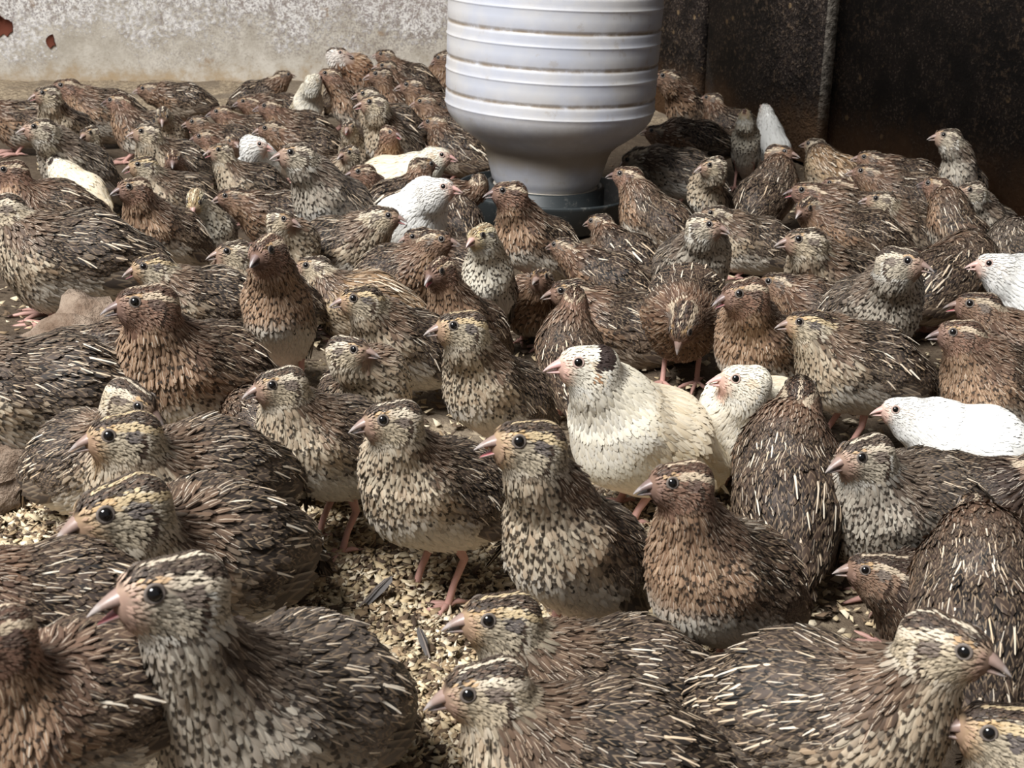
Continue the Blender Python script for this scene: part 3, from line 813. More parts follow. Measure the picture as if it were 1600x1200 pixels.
    # breast spots: dark tips spread evenly over the breast and flanks
    spots = np.zeros(n); pick = thin(P+fl*(L*0.8)[:, None], {0: 3.0, 1: 3.6, 2: 4.4}[lod]*mm); spots[pick] = 1.0
    isp = (reg > 0)*spots*(mrk[:, 1] > 0.12); mrk[:, 1] = np.where(isp > 0, 1.0, 0.0)*(mrk[:, 1] > 0)
    W = W*(1-0.16*isp*(lod == 0))*(1+0.25*((mrk[:, 0] > 0.84) & (reg == 2))); L = L*(1+0.55*((mrk[:, 0] > 0.84) & (reg == 2))); lift = lift + isp*0.35*mm; mrk[:, 0] *= (1-isp)
    stk = (mrk[:, 0] > 0.4) & (reg > 0)
    lift = lift + stk*0.45*mm
    jit = rng.normal(0, 0.14, n)[:, None]*np.cross(Nn, fl); D = fl+jit; D /= np.linalg.norm(D, axis=1)[:, None]
    lat = (Nn@bl)
    # stray, ruffled feathers that break the outline
    ruff = (rng.random(n) < 0.06) & (reg > 0); lift = lift + ruff*1.1*mm*(tp['bar'] > 0)
    wing_id = np.where((reg >= 1) & (t > 1.12) & (t < 2.3) & (np.abs(lat) > 0.5) & (dors > -0.3) & (dors < 0.62), np.sign(lat), 0).astype(int)
    wing_id = np.where(reg == 0, 0, wing_id)
    root = empty('quail', tuple(O), q.label, 'bird', 'quails crowding the pen')
    root.rotation_euler = (0, 0, 0)
    # body
    rb1 = np.full(len(V), 0.5)
    cb, _ = colour(V, Nv, tv, dv_, classify(V, Nv)[3], rb1, np.full(len(V), 0.6), rb1)
    cb = cb*0.8
    Vb = V - Nv*0.5*mm; Vb[:, 2] = np.maximum(Vb[:, 2], 0.0015)
    link('body', new_mesh('body', Vb, [Qd], M_SKIN, {'col': ('FLOAT_COLOR', np.c_[cb, np.ones(len(cb))])}), root)
    def emit(name, m, tplname, extra=None, kind=None):
        b = []
        if m.any():
            b.append((feathers(f, P[m], Nn[m], D[m], L[m], W[m], lift[m], tplname), col[m], mrk[m]))
        if extra is not None: b.append(extra)
        if not b: return
        Vs, Fs4, Fs3, cs, ms, us, ns = [], [], [], [], [], [], []; o = 0
        for (fv, f4, f3, fu, mcount, sn), cc, mk_ in b:
            nn = len(cc); rr = rng.random(nn)
            Vs.append(fv); Fs4.append(f4+o); Fs3.append(f3+o); o += len(fv)
            ns.append(sn); cs.append(np.repeat(np.c_[cc, np.ones(nn)], mcount, 0)); ms.append(np.repeat(mk_, mcount, 0)); us.append(np.c_[fu, np.repeat(rr, mcount)])
        Vv = np.concatenate(Vs); Vv[:, 2] = np.maximum(Vv[:, 2], 0.0012)
        qs = [x for x in (np.concatenate(Fs4), np.concatenate(Fs3)) if len(x)]
        me = new_mesh(name, Vv, qs, M_PLUM, {'col': ('FLOAT_COLOR', np.concatenate(cs)), 'mrk': ('FLOAT_COLOR', np.concatenate(ms)), 'fuv': ('FLOAT_VECTOR', np.concatenate(us)), 'custom_normal': ('FLOAT_VECTOR', np.concatenate(ns))})
        return link(name, me, root, kind)
    tb = 'hi' if lod == 0 else 'mid' if lod == 1 else 'lo'
    emit('head_plumage', reg == 0, 'lo', kind='stuff')
    emit('plumage', (reg > 0) & (wing_id == 0), tb, kind='stuff')
    for sd in (1, -1):
        # flight feathers of the folded wing
        k = 7; a = np.linspace(0, 1, k)
        rp = B + bf*((2-20*a)*mm)[:, None] + sd*bl*((26-6*a)*mm*ft)[:, None] + bu*((-4+7*a)*mm)[:, None]
        g = grad(f, rp); rp = rp - g*f(rp)[:, None]; g = grad(f, rp)
        dd = -bf[None]*1.0 - bu[None]*(0.22-0.12*a)[:, None] - sd*bl[None]*0.12; dd -= g*(dd*g).sum(1)[:, None]; dd /= np.linalg.norm(dd, axis=1)[:, None]
        cw = mixc(tp['wing0'], tp['wing1'], rng.random(k))*0.85
        mk_ = np.zeros((k, 4)); mk_[:, 2] = 0.45*tp['bar']; mk_[:, 3] = 0.25*(tp['bar'] > 0)
        ex = (feathers(f, rp, g, dd, np.full(k, 35.0)*mm, np.full(k, 8.5)*mm, np.linspace(2.6, 1.4, k)*mm, 'hi'), cw, mk_)
        emit('wing', wing_id == sd, tb, ex, 'stuff')
    # tail
    k = 8; a = np.linspace(-1, 1, k)
    rp = np.repeat((B - bf*37*mm*bulk - bu*3*mm)[None], k, 0) + bl*(a*6*mm)[:, None] + bu*((5-abs(a)*3)*mm)[:, None]
    dd = -bf[None] - bu[None]*0.55 + bl[None]*(a*0.22)[:, None]; dd /= np.linalg.norm(dd, axis=1)[:, None]
    g = np.repeat(bu[None], k, 0) + bl[None]*(a*0.5)[:, None]; g -= dd*(g*dd).sum(1)[:, None]; g /= np.linalg.norm(g, axis=1)[:, None]
    ct = mixc(tp['back0'], tp['back1'], rng.random(k)); mk_ = np.zeros((k, 4)); mk_[:, 2] = 0.7*tp['bar']; mk_[:, 0] = (tp['streak'] > 0)*0.5
    P0 = P; P = np.zeros((0, 3)); 
    emit('tail', np.zeros(0, bool), tb, (feathers(None, rp, g, dd, np.full(k, 20.0)*mm, np.full(k, 7.0)*mm, np.full(k, 0.8)*mm, 'hi'), ct, mk_), 'stuff')
    # eyes
    for e0, en, sd in eyes:
        o = link('eye', EYES[tp['lid']], root)
        zq = Vector(en).to_track_quat('Z', 'Y'); o.rotation_mode = 'QUATERNION'; o.rotation_quaternion = zq
        o.location = Vector(e0 - en*0.3*mm); o.scale = (s*0.80,)*3
    # beak
    ang = math.radians(0.5 + 17*q.open)
    for up in (True, False):
        V_, Q_, c_ = beak_half(tp, up, s, ang, R, H, q.open)
        nm = 'upper_beak' if up else 'lower_beak'
        link(nm, new_mesh(nm, V_, [Q_], M_HORN, {'col': ('FLOAT_COLOR', c_)}), root)
    # legs
    fh = unit(np.array([bf[0], bf[1], 0])); z0 = B[2]
    for sd in (1, -1):
        st = (rng.random()-0.5)*0.016*s
        foot = np.array([0, 0, 0.0024*s]) + fh*(4*mm+st+q.fx) + sd*bl*12*mm
        hip = B - bu*15*mm + sd*bl*11*mm - bf*6*mm
        if z0 < 0.036: hip = np.array([0, 0, z0*0.5]) + sd*bl*11*mm - fh*6*mm
        ank = foot + np.array([0, 0, min(24*mm, max(6*mm, (hip[2]-foot[2])*0.62))]) - fh*11*mm
        V_, qs_, c_ = leg_mesh(hip, ank, foot, fh, bl, s)
        link('leg', new_mesh('leg', V_, qs_, M_LEG, {'col': ('FLOAT_COLOR', c_)}), root)
    return root

# ------------------------------------------------------------------ solving a pose from where a bird stands in the picture
def solve(row):
    row = list(row)+[None, None][:14-len(row)]
    if row[13] is None: row[13] = 0.95 if row[2] < 62 else 1.07
    ex, ey, hl, hyaw, hp_, bx, by, byaw, bp, typ, opn, label = row[:12]
    q = Quail(); q.type = typ; q.open = opn; q.label = label; q.fx = 0.0
    q.hl = hl
    q.lod = 0 if hl >= 94 else 1 if hl >= 62 else 2
    vb = (by-CY)/FPX
    lo, hi = (0.034, 0.062) if bp < 35 else (0.044, 0.070)
    zs = FPX*0.0415/hl
    d = ray(bx, by); p = CAMP + zs*d
    gh = float(floor_h(p[0], p[1]))
    hb = min(max(p[2]-gh, lo), hi); mid_ = 0.044 if bp < 35 else 0.056; hb = mid_+0.5*(hb-mid_)
    if len(row) > 12 and row[12]: hb = row[12]
    q.hb = hb
    z = zs
    for _ in range(6):
        z = (CAMH-hb-gh)/(-d[2]); p = CAMP + z*d; gh = 0.5*gh+0.5*float(floor_h(p[0], p[1]))
    q.z = z
    q.row = row
    return q

def finish(q, dz=0.0):
    ex, ey, hl, hyaw, hp_, bx, by, byaw, bp, typ, opn, label = q.row[:12]
    z = q.z + dz
    s = min(max(hl*z/(FPX*0.0415), 0.84), 1.22); q.s = s
    q.B = CAMP + z*ray(bx, by)
    gh = float(floor_h(q.B[0], q.B[1])); q.B[2] = max(q.B[2], 0.028*s+gh)
    q.bf, q.bl, q.bu = frame(heading(bx, byaw), math.radians(bp))
    q.hx, q.hy, q.hz = frame(heading(ex, hyaw), math.radians(hp_))
    # head centre offset from the visible eye
    off = np.zeros(3)
    if abs(hyaw) < 135:
        sd = np.sign(math.sin(math.radians(hyaw))) if abs(math.sin(math.radians(hyaw))) > 0.05 else 0
        off = (q.hx*4.6 + q.hy*sd*8.6 + q.hz*3.2)*0.001*s
    fh = unit(np.array([q.bf[0], q.bf[1], 0]))
    want = q.B + fh*(0.036*math.cos(math.radians(bp))+0.010)*s + off
    d = ray(ex, ey)
    # same distance along the ground as the wanted head place
    g = unit(np.array([d[0], d[1], 0])); zz = (want[:2]@g[:2])/(d[:2]@g[:2])
    q.H = CAMP + zz*d - off
    q.root = np.array([q.B[0], q.B[1], gh])
    # a neck can stretch only so far
    sh = q.B + q.bf*0.027*s + q.bu*0.009*s
    mn = (0.027+0.006*min(1, max(0, (bp-15)/30)))*s*max(1.0, q.row[13])
    for _ in range(4):          # a head needs room in front of its breast
        v = q.H-sh; L = np.linalg.norm(v); q.neck = L/s
        if L < mn:
            q.B = q.B - fh*(mn-L)*0.9; q.B[2] -= (mn-L)*0.35; q.B[2] = max(q.B[2], 0.026*s+gh)
            sh = q.B + q.bf*0.027*s + q.bu*0.009*s
    mx = 0.080*s
    if L > mx:
        o = CAMP-off; zc = ((sh-o)@d)/(d@d); Hc = o + zc*d
        zz2 = zc + (zz-zc)*0.35; q.H = o + zz2*d
        v = q.H-sh; L = np.linalg.norm(v); q.neck = L/s
        if L > mx: q.H = sh + v/L*mx
    return q
# eye x, eye y, head length px, head yaw, head pitch, body x, body y, body yaw, body pitch, plumage, beak open, label
BIRDS = [
 (245,932,208,74,6, 452,1110,48,20,'g',0.9,'big grey speckled quail with open beak, nearest the camera at the lower left'),
 (168,807,188,72,-6, 285,885,55,8,'y',0.15,'speckled quail with buff cheek right behind the nearest open-beaked quail'),
 (171,683,146,82,0, 282,757,64,8,'y',0.0,'long brown quail crouching, spotted bib, just above the buff-cheeked front quail'),
 (212,473,124,80,2, 318,585,60,24,'m',0.1,'rusty-faced quail with white belly and speckled neck standing left of the front-facing one'),
 (427,603,108,70,-2, 520,695,62,24,'f',0.0,'hunched striped quail with pink feet on the litter, left of the quail showing both legs', 0.056, 1.13),
 (600,658,124,72,0, 675,765,58,30,'f',0.0,'speckled quail standing on pink legs at the edge of the bare litter', 0.058, 1.15),
 (813,692,150,72,8, 908,860,46,44,'y',1.0,'tall upright quail with open pink beak and dotted breast in the centre front', None, 1.14),
 (1053,757,134,66,0, 1140,905,46,32,'m',0.0,'rufous-breasted quail with dark grey beak, in front of the cream quail', 0.060, 1.22),
 (765,973,166,74,4, 960,1085,70,8,'y',0.0,'brown quail at the bottom centre with long cream-striped back'),
 (733,1090,178,78,-8, 930,1190,76,6,'f',0.0,'dark-crowned quail cut by the bottom edge, below the stripe-backed centre quail'),
 (1504,1022,176,-78,-6, 1275,1115,-70,10,'f',0.0,'front quail facing right with a broad striped back at the lower right'),
 (1547,1150,190,72,2, 1690,1260,70,8,'y',0.0,'grey-white faced quail head with yellow brow at the bottom right corner'),
 (-25,1012,180,60,0, 110,1105,62,10,'m',0.0,'rust-breasted quail at the bottom left edge, head mostly outside the picture', 0.062),
 (-130,890,150,90,0, -28,945,86,8,'d',0.0,'dark striped quail back at the left edge behind the rust-breasted one', 0.036),
 (1522,803,150,178,0, 1530,940,172,22,'d',0.0,'quail seen from behind with pale nape streaks at the right edge', 0.072),
 (1353,893,108,74,0, 1425,930,76,10,'n',0.0,'dark quail peering left from the shade between the two right front birds', 0.036),
 (1350,717,128,50,-6, 1408,790,52,12,'g',0.0,'grey quail with bold black spots on white breast, in front of the white quail'),
 (1250,612,128,180,-10, 1232,760,172,26,'d',0.0,'dark quail seen from behind with a centre line on its crown'),
 (1660,730,110,-90,0, 1590,775,-88,8,'n',0.0,'very dark quail cut off by the right edge beside the white quail'),
 (905,568,127,76,2, 1000,680,58,30,'k',0.0,'cream white quail with black nape patch, in the middle of the flock', 0.050, 1.14),
 (1150,593,106,80,2, 1188,662,44,18,'c',0.0,'pale cream quail with pink beak between the cream one and the back-turned one'),
 (1400,641,94,76,-2, 1490,685,78,6,'w',0.0,'pure white quail lying behind the black-spotted grey quail'),
 (1546,412,86,76,0, 1610,465,66,18,'w',0.0,'white quail with pinkish face at the right edge'),
 (-18,325,128,84,0, 85,395,92,4,'f',0.0,'large quail with barred brown wing at the left edge, legs on a stone'),
 (-120,545,132,92,0, 5,600,94,4,'f',0.0,'large streaked quail at the left edge below the one on the stone'),
 (213,637,100,-55,-30, 150,720,-50,14,'f',0.0,'quail bending its head down behind the long crouching brown quail'),
 (551,547,92,-64,0, 566,618,-35,30,'f',0.0,'quail facing right with dotted breast behind the hunched striped one'),
 (553,467,92,76,0, 612,535,66,28,'y',0.0,'buff-throated quail facing left, right of the front-facing rusty one'),
 (710,510,108,72,2, 765,612,58,40,'y',0.0,'upright streak-necked quail left of the cream white quail'),
 (693,424,80,32,-8, 735,510,48,36,'m',0.8,'quail with open beak looking at the camera, above the streak-necked one'),
 (427,391,98,30,-4, 437,498,8,52,'m',0.0,'upright front-facing quail with rust chest and white belly'),
 (355,393,80,78,0, 395,462,76,16,'f',0.0,'quail head looking left, tight behind the front-facing rusty one'),
 (225,417,80,76,-4, 305,470,80,10,'y',0.6,'quail with pink open beak just above the rusty-faced standing quail'),
 (203,292,72,68,0, 250,362,62,32,'m',0.0,'red-brown quail with drooping beak and streaked chest, left of middle'),
 (442,342,60,-55,-8, 448,395,-40,24,'f',0.0,'quail facing right peeking over the front-facing rusty one'),
 (455,238,78,72,2, 505,312,62,38,'g',0.0,'slate grey quail with white-laced neck standing tall at left of middle'),
 (315,316,58,15,-30, 332,362,12,22,'s',0.0,'front-on quail with lowered head and chequered pale breast'),
 (352,306,60,82,-6, 415,332,84,4,'d',0.0,'brown quail crouching beside the chequered-breasted one'),
 (606,337,74,-72,-4, 545,385,-66,12,'f',0.4,'quail facing right with parted beak below the white quail near the drinker'),
 (478,415,72,90,0, 530,462,96,4,'p',0.0,'pale buff-striped quail flank tucked behind the front-facing rusty one'),
 (692,292,74,-76,0, 660,338,-52,32,'w',0.0,'white quail facing right beside the drinker'),
 (560,268,58,74,0, 584,318,66,40,'m',0.0,'orange-breasted quail behind the right-facing parted-beak quail'),
 (690,242,64,-78,-4, 632,282,-76,8,'c',0.0,'cream-backed quail bending toward the drinker tray', 0.036),
 (675,256,60,-118,-6, 648,303,-110,12,'d',0.0,'striped dark quail between the cream-backed one and the white one', 0.066),
 (645,370,62,78,-6, 672,408,76,8,'d',0.0,'brown face looking left behind the dark streak-backed quail'),
 (689,374,74,-74,-2, 632,430,-64,14,'d',0.0,'dark streak-backed quail facing right, left of the polka-dot breasted one'),
 (757,368,72,36,-6, 766,448,14,56,'s',0.0,'pale quail with polka-dot breast standing in front of the drinker'),
 (786,298,76,78,0, 818,372,68,34,'m',0.0,'rich brown quail in front of the drinker facing left'),
 (748,282,60,176,-4, 715,342,160,24,'d',0.0,'dark quail seen from behind left of the drinker neck'),
 (968,271,66,98,0, 1005,335,112,28,'m',0.0,'red-brown quail right of the drinker tray, seen half from behind'),
 (980,250,60,84,-34, 1045,262,88,6,'g',0.0,'grey laced quail leaning down at the right of the drinker'),
 (922,345,58,118,-10, 960,388,122,10,'d',0.0,'streaked quail turned away in front of the drinker tray'),
 (864,382,60,122,-6, 945,432,112,8,'d',0.0,'broad brown streaked back below the drinker tray, head turned away'),
 (856,432,48,20,10, 838,478,30,20,'d',0.0,'small pinkish face raised behind the quail with lined crown'),
 (877,455,84,80,-6, 968,512,86,10,'d',0.0,'brown quail facing left behind the quail with rufous nape'),
 (897,462,76,178,-8, 895,570,168,26,'m',0.0,'quail seen from behind with rufous nape and lined dark crown'),
 (1081,520,90,18,-55, 1068,480,8,-8,'d',0.0,'dark quail with head hanging straight down, right of the cream white one'),
 (1157,460,100,60,-8, 1185,545,48,36,'m',0.5,'rufous quail with pink open beak right of the head-hanging one'),
 (1200,440,78,98,-4, 1265,478,92,8,'d',0.0,'brown quail half hidden behind the rufous open-beaked one'),
 (1250,504,92,76,-2, 1320,562,66,14,'y',0.0,'stout brown quail with long streaked back at right of middle', 0.066, 1.16),
 (1417,408,96,-72,0, 1372,484,-46,34,'g',0.0,'grey-brown quail facing right with white-laced breast, upper right'),
 (1516,475,96,78,0, 1592,548,76,8,'d',0.6,'dark-bodied quail with open pale beak at the right edge', 0.038),
 (1490,520,96,72,-2, 1555,602,62,24,'m',0.0,'chestnut-laced quail at the right edge below the open-beaked dark one', 0.060, 1.15),
 (1107,351,78,-64,-2, 1082,412,-30,30,'g',0.0,'grey-backed quail facing right with white throat, right of the drinker'),
 (1111,333,62,72,0, 1155,372,76,14,'f',0.0,'quail with bright brow behind the white-throated grey one'),
 (1249,374,88,70,-2, 1285,438,56,26,'f',0.0,'quail with pale brow and streaky chest facing left, upper right'),
 (1440,400,80,-120,0, 1478,440,-140,16,'d',0.0,'brown quail back hidden behind the white-laced right-facing one'),
 (1253,297,72,80,0, 1310,338,82,12,'m',0.7,'quail with wide open beak calling to the left, upper right'),
 (1268,325,66,26,-10, 1345,372,72,8,'d',0.0,'dark-faced quail looking at the camera under the calling one'),
 (1369,310,64,74,0, 1402,362,66,24,'f',0.0,'quail with pink beak and curled cheek line, upper right'),
 (1345,267,62,84,0, 1398,300,84,6,'d',0.0,'dark quail with white brow stripe behind the pink-beaked curled-cheek one'),
 (1350,245,56,86,0, 1395,272,86,6,'d',0.0,'quail showing only a pale crown stripe by the dark boards'),
 (1296,286,56,88,-4, 1330,310,88,6,'m',0.0,'brown head with white stripe just behind the calling quail'),
 (1225,237,62,-76,0, 1198,305,-150,26,'d',0.0,'dark-backed quail looking right with a white brow, by the board seam'),
 (1262,224,52,112,0, 1284,258,122,16,'p',0.0,'tan streaky-necked quail at the foot of the board seam'),
 (1175,176,46,10,44, 1165,232,6,60,'s',0.0,'quail stretching its neck up against the brown board'),
 (1196,172,46,160,10, 1206,225,150,40,'w',0.0,'white quail half hidden behind the neck-stretching one'),
 (1110,258,60,60,-8, 1105,312,34,46,'f',0.0,'quail with net-patterned breast facing left, right of the drinker'),
 (1036,118,60,74,0, 1058,165,66,40,'d',0.0,'brown quail looking out from behind the drinker shoulder'),
 (1103,152,46,108,0, 1122,188,106,10,'d',0.0,'small dark quail by the board gap'),
 (1018,204,52,86,0, 1068,212,88,4,'d',0.0,'dark brown back beside the jar shoulder'),
 (1475,211,58,72,0, 1500,278,58,56,'g',0.0,'slim long-necked quail alone against the dark board'),
 (1449,286,66,112,0, 1482,352,128,40,'m',0.0,'upright brown quail turned away below the long-necked one'),
 (1517,297,62,52,-4, 1535,350,44,34,'g',0.0,'grey quail with white brow tuft near the right edge'),
 (1602,352,68,150,0, 1590,400,152,12,'g',0.0,'grey quail back at the right edge above the white quail'),
 (67,145,56,72,-4, 102,200,52,32,'f',0.3,'pale-throated quail with parted pink beak near the cement wall'),
 (95,133,62,84,0, 142,172,80,12,'m',0.0,'brown quail right behind the pale-throated one by the cement wall'),
 (171,156,54,112,-4, 205,198,100,10,'m',0.0,'brown quail with two pale crown lines turned from the camera'),
 (223,138,44,82,-4, 284,157,88,4,'d',0.0,'dark quail resting along the foot of the cement wall'),
 (-35,160,54,90,0, 12,182,90,2,'m',0.0,'brown quail back at the left edge by the cement wall'),
 (54,198,68,76,2, 88,252,66,36,'g',0.0,'grey-necked quail with slim beak near the left edge'),
 (143,207,48,40,-4, 152,268,26,48,'f',0.0,'upright quail with dotted chest beside the white one with dark marks'),
 (84,254,50,158,-6, 116,292,138,20,'k',0.0,'white quail with black nape mark seen from behind at the left'),
 (6,265,72,80,0, 74,330,82,8,'m',0.0,'brown quail at the left edge in front of the marked white one'),
 (221,205,60,78,0, 246,248,72,16,'f',0.0,'pale-beaked quail in the left crowd, just above the yellow-faced one'),
 (216,257,62,74,-4, 262,308,72,18,'y',0.4,'yellow-faced quail with dark mouth line in the left crowd'),
 (281,247,50,8,-14, 286,292,8,30,'m',0.0,'small quail with dark throat ring facing the camera'),
 (263,182,44,10,-30, 268,212,6,28,'f',0.0,'quail with tucked head and fluffed pale breast below the wall'),
 (300,190,48,84,-4, 334,218,84,6,'d',0.0,'quail with curved white brow line in the left crowd'),
 (311,213,48,84,-6, 340,240,84,6,'m',0.0,'pinkish-beaked quail below the curved-brow one'),
 (357,220,40,-15,-4, 358,252,-10,24,'d',0.0,'small face seen front-on left of the white head'),
 (342,234,56,60,4, 396,290,76,12,'f',0.9,'open-beaked quail with white throat in the left crowd'),
 (405,225,58,-74,-12, 402,268,-15,28,'w',0.0,'white quail head facing right in the left crowd'),
 (414,200,54,80,-4, 466,228,84,8,'d',0.0,'brown quail with an orange eye ring behind the white head'),
 (338,174,46,82,-4, 372,203,84,6,'m',0.0,'small reddish quail in the back row left of the cream one'),
 (380,158,44,76,-4, 420,168,80,4,'m',0.0,'back-row quail with pinkish cheek below the right-looking one'),
 (413,165,50,84,-4, 452,198,82,8,'m',0.0,'rusty quail with white brow left of the cream one'),
 (451,116,40,-104,0, 428,140,-96,6,'d',0.0,'dark quail looking right at the foot of the cement wall'),
 (492,125,46,-140,0, 478,172,-20,42,'c',0.0,'cream quail breast in the back row under the white-faced one'),
 (508,114,48,84,0, 522,165,86,50,'m',0.0,'tall brown quail standing against the cream breast'),
 (531,82,54,-66,0, 545,132,-60,34,'x',0.0,'white-faced quail with dark cap, topmost by the cement wall'),
 (595,84,42,84,0, 642,125,86,14,'d',0.0,'highest brown quail left of the drinker with white brow'),
 (597,102,44,84,0, 640,150,86,14,'d',0.0,'brown quail second in the stack of heads left of the drinker'),
 (587,115,52,78,-4, 616,165,78,22,'d',0.0,'olive-cheeked quail third in the stack of heads left of the drinker'),
 (567,146,50,82,-4, 592,186,82,12,'f',0.0,'quail half hidden behind the long pink-beaked one'),
 (578,159,62,72,0, 598,222,60,42,'f',0.3,'grey-cheeked quail with long pink beak left of the drinker'),
 (635,132,54,84,-4, 668,172,86,8,'d',0.0,'quail in deep shade beside the jar, looking left'),
 (553,197,46,12,-4, 560,246,14,32,'f',0.5,'small quail facing the camera below the long pink-beaked one'),
 (608,206,46,-42,-4, 604,258,-18,42,'m',0.8,'small ginger quail gaping to the right'),
 (547,238,50,44,-4, 548,285,40,26,'f',0.0,'quail just behind the orange-breasted one'),
 (656,158,48,84,-8, 690,196,92,8,'d',0.0,'shaded quail under the jar shoulder at the left'),
 (668,190,52,100,-10, 705,232,118,12,'d',0.0,'stripe-backed quail deep in shade under the jar'),
 (685,90,42,80,-20, 694,128,70,24,'d',0.0,'quail peeking from behind the left side of the jar'),
 (380,640,96,150,-10, 405,700,125,10,'d',0.0,'dark streaked back wedged between the white-bellied and hunched quails', 0.034),
 (262,520,90,-95,-6, 190,545,-92,6,'d',0.0,'shadowed quail under the tail of the one on the stone'),
]
EXTRA_BIRDS = []
QS = [solve(r) for r in BIRDS]
# let neighbours that would run into each other step apart along their own line of sight
off = np.zeros(len(QS))
for it in range(40):
    for k, q in enumerate(QS): finish(q, off[k])
    pts = np.array([[q.B+q.bf*0.014*q.s, q.B-q.bf*0.026*q.s] for q in QS])
    hds = np.array([q.H for q in QS])
    mv = np.zeros(len(QS)); bad = 0
    for a in range(len(QS)):
        for b in range(a+1, len(QS)):
            d = np.linalg.norm(pts[a][:, None]-pts[b][None], axis=-1).min()
            d2 = min(np.linalg.norm(pts[a]-hds[b], axis=-1).min(), np.linalg.norm(pts[b]-hds[a], axis=-1).min())+0.014
            d3 = np.linalg.norm(hds[a]-hds[b])+0.030
            need = 0.044-min(d, d2, d3)
            if need > 0:
                bad += 1
                sg = 1 if (QS[a].z+off[a]) > (QS[b].z+off[b]) else -1
                mv[a] += sg*need*0.35; mv[b] -= sg*need*0.35
    off = np.clip(off+np.clip(mv, -0.012, 0.012), -0.045, 0.045)
    for k, q in enumerate(QS):       # stay inside the two walls
        y = q.B[1]; 
        inside = min(WB-0.045-y, (np.array(q.B[:2])-W0)@wn-0.04)
        if inside < 0: off[k] -= min(0.02, -inside)
for k, q in enumerate(QS): finish(q, off[k])
if DEBUG:
    for k, q in enumerate(QS):
        print('%3d hl %3d z %.2f off %+.3f s %.2f hb %.3f Bz %.3f Hz %.3f neck %.3f  %s' % (k, q.hl, q.z, off[k], q.s, q.hb, q.B[2], q.H[2], q.neck, q.label[:40]))
    print('pairs too close', bad)
for q in QS: build_quail(q)
# ------------------------------------------------------------------ stones under the two left-hand birds
M_STONE = stone_material()
def stone(px, py, rx, ry, rz, label, seed):
    r = np.random.default_rng(seed)
    n, m = 22, 14
    a = np.linspace(0, 2*PI, n, endpoint=False); b_ = np.linspace(-PI/2, PI/2, m)
    A, Bt = np.meshgrid(a, b_, indexing='ij')
    D = np.stack([np.cos(A)*np.cos(Bt), np.sin(A)*np.cos(Bt), np.sin(Bt)], -1).reshape(-1, 3)
    k = 1+0*D[:, 0]
    for _ in range(9):
        d = unit(r.normal(size=3)); k = np.minimum(k, 0.72/np.maximum(D@d, 0.05)) if _ < 6 else k
        k = k*(1+0.06*np.sin(D@d*9+r.random()*6))
    V = D*k[:, None]*np.array([rx, ry, rz])
    i, j = np.meshgrid(np.arange(n), np.arange(m-1), indexing='ij')
    Q = np.stack([i*m+j, ((i+1) % n)*m+j, ((i+1) % n)*m+j+1, i*m+j+1], -1).reshape(-1, 4)
    p = ground(px, py)
    o = link('stone', new_mesh('stone', V, [Q], M_STONE)); o.location = (p[0], p[1], p[2]+rz*0.35)
    tag(o, label, 'stone')
stone(152, 592, 0.042, 0.036, 0.038, 'rough pale brown stone under the legs of the large left quail', 3)
stone(18, 760, 0.036, 0.034, 0.024, 'brown earthy stone at the left edge under the streaked quail', 8)

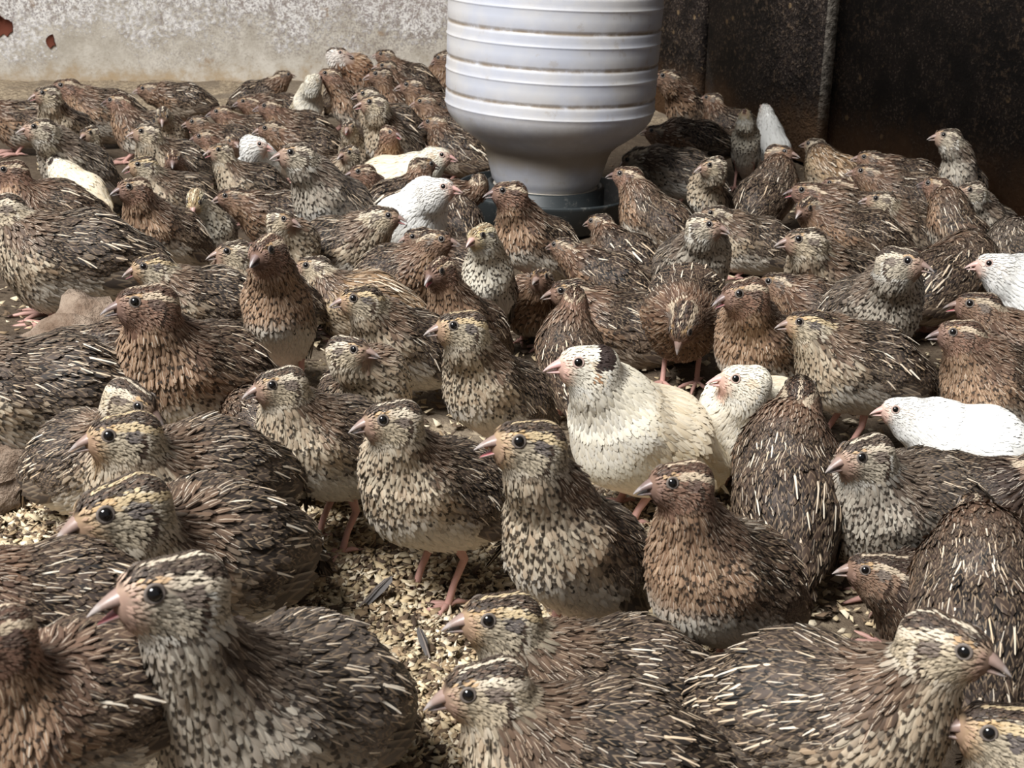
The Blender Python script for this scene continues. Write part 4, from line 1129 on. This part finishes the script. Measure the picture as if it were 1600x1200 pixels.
# ------------------------------------------------------------------ litter
M_CHIP = chip_material()
def chips(n, region, smin_, smax, name):
    P = []
    while len(P) < n:
        px = rng.uniform(region[0], region[1]); py = rng.uniform(region[2], region[3])
        p = ground(px, py)
        if (np.array(p[:2])-W0)@wn < 0.012 or p[1] > WB-0.02 or math.hypot(p[0]-DX, p[1]-DY) < 0.105: continue
        P.append(p[:2])
    P = np.array(P); sz = rng.uniform(smin_, smax, n)*0.5; el = rng.uniform(0.3, 0.9, n); an = rng.uniform(0, 2*PI, n)
    k = 4; V = np.empty((n, 2*k, 3)); cols = np.empty((n, 2*k, 4))
    tilt = rng.normal(0, 0.20, (n, 2))
    for q in range(k):
        t = 2*PI*q/k; rr = 1+0.35*rng.normal(size=n)*0.6
        x = np.cos(t)*sz*rr; y = np.sin(t)*sz*el*rr
        X = x*np.cos(an)-y*np.sin(an); Y = x*np.sin(an)+y*np.cos(an)
        z = 0.0018 + X*tilt[:, 0]+Y*tilt[:, 1] + 0.12*sz*np.cos(2*t) + rng.uniform(0, 0.0022, n)
        V[:, q] = np.stack([P[:, 0]+X, P[:, 1]+Y, floor_h(P[:, 0], P[:, 1])+z+0.0005], -1)
        V[:, k+q] = V[:, q]-np.array([0, 0, 0.0005])
    pal = np.array([srgb(214, 198, 166), srgb(196, 176, 142), srgb(226, 212, 186), srgb(158, 136, 108), srgb(112, 94, 76), srgb(186, 168, 138), srgb(90, 76, 64)])
    c = pal[rng.integers(0, len(pal), n)]*rng.uniform(0.85, 1.2, n)[:, None]
    cols[:, :, :3] = c[:, None]; cols[:, :, 3] = 1
    o_ = (np.arange(n)*2*k)[:, None]
    top = np.arange(k)[None]+o_
    sides = np.concatenate([np.stack([o_[:, 0]+q, o_[:, 0]+k+q, o_[:, 0]+k+(q+1) % k, o_[:, 0]+(q+1) % k], -1) for q in range(k)])
    me = new_mesh(name, V.reshape(-1, 3), [sides, top], M_CHIP, {'col': ('FLOAT_COLOR', cols.reshape(-1, 4))}, smooth=False)
    o = link(name, me); o['kind'] = 'stuff'
    return o
o = chips(11000, (330, 1180, 770, 1230), 0.0018, 0.0075, 'wood_shavings'); tag(o, 'pale wood shavings and husks strewn on the pen floor', 'litter')
o = chips(3500, (-60, 330, 690, 900), 0.0018, 0.0070, 'wood_shavings'); tag(o, 'loose shavings around the pink toes at the left edge', 'litter')
o = chips(9000, (-150, 1700, 260, 1100), 0.003, 0.008, 'wood_shavings'); tag(o, 'scattered shavings among the feet of the flock', 'litter')

# ------------------------------------------------------------------ dropped feathers
def loose_feather(px, py, L, W, ang, c0, label):
    p = ground(px, py, 0.006)
    D = np.array([[math.cos(ang), math.sin(ang), 0.0]]); Nn = np.array([[0, 0, 1.0]])
    fv, f4, f3, fu, m, sn = feathers(None, np.zeros((1, 3)), Nn, D, np.array([L]), np.array([W]), np.array([0.003]), 'hi')
    V2, Q2 = sweep([D[0]*(-0.25*L)+np.array([0, 0, -0.001]), D[0]*0.3*L+np.array([0, 0, 0.0022]), D[0]*0.9*L+np.array([0, 0, 0.0035])], [0.0006, 0.0005, 0.0002], 5)
    root = empty('dropped_feather', (p[0], p[1], p[2]+0.0), label, 'feather')
    vn = link('vane', new_mesh('vane', fv, [f4, f3], M_PLUM, {'col': ('FLOAT_COLOR', np.tile([*c0, 1], (m, 1))), 'mrk': ('FLOAT_COLOR', np.zeros((m, 4))), 'fuv': ('FLOAT_VECTOR', np.c_[fu, np.full(m, .5)])}), root)
    link('quill', new_mesh('quill', V2, [Q2], M_LID), root)
loose_feather(572, 938, 0.020, 0.006, 1.0, srgb(96, 92, 90), 'small grey feather dropped on the bare litter')
loose_feather(668, 1018, 0.016, 0.004, 1.9, srgb(84, 80, 78), 'thin dark feather on the litter near the bottom centre quail')
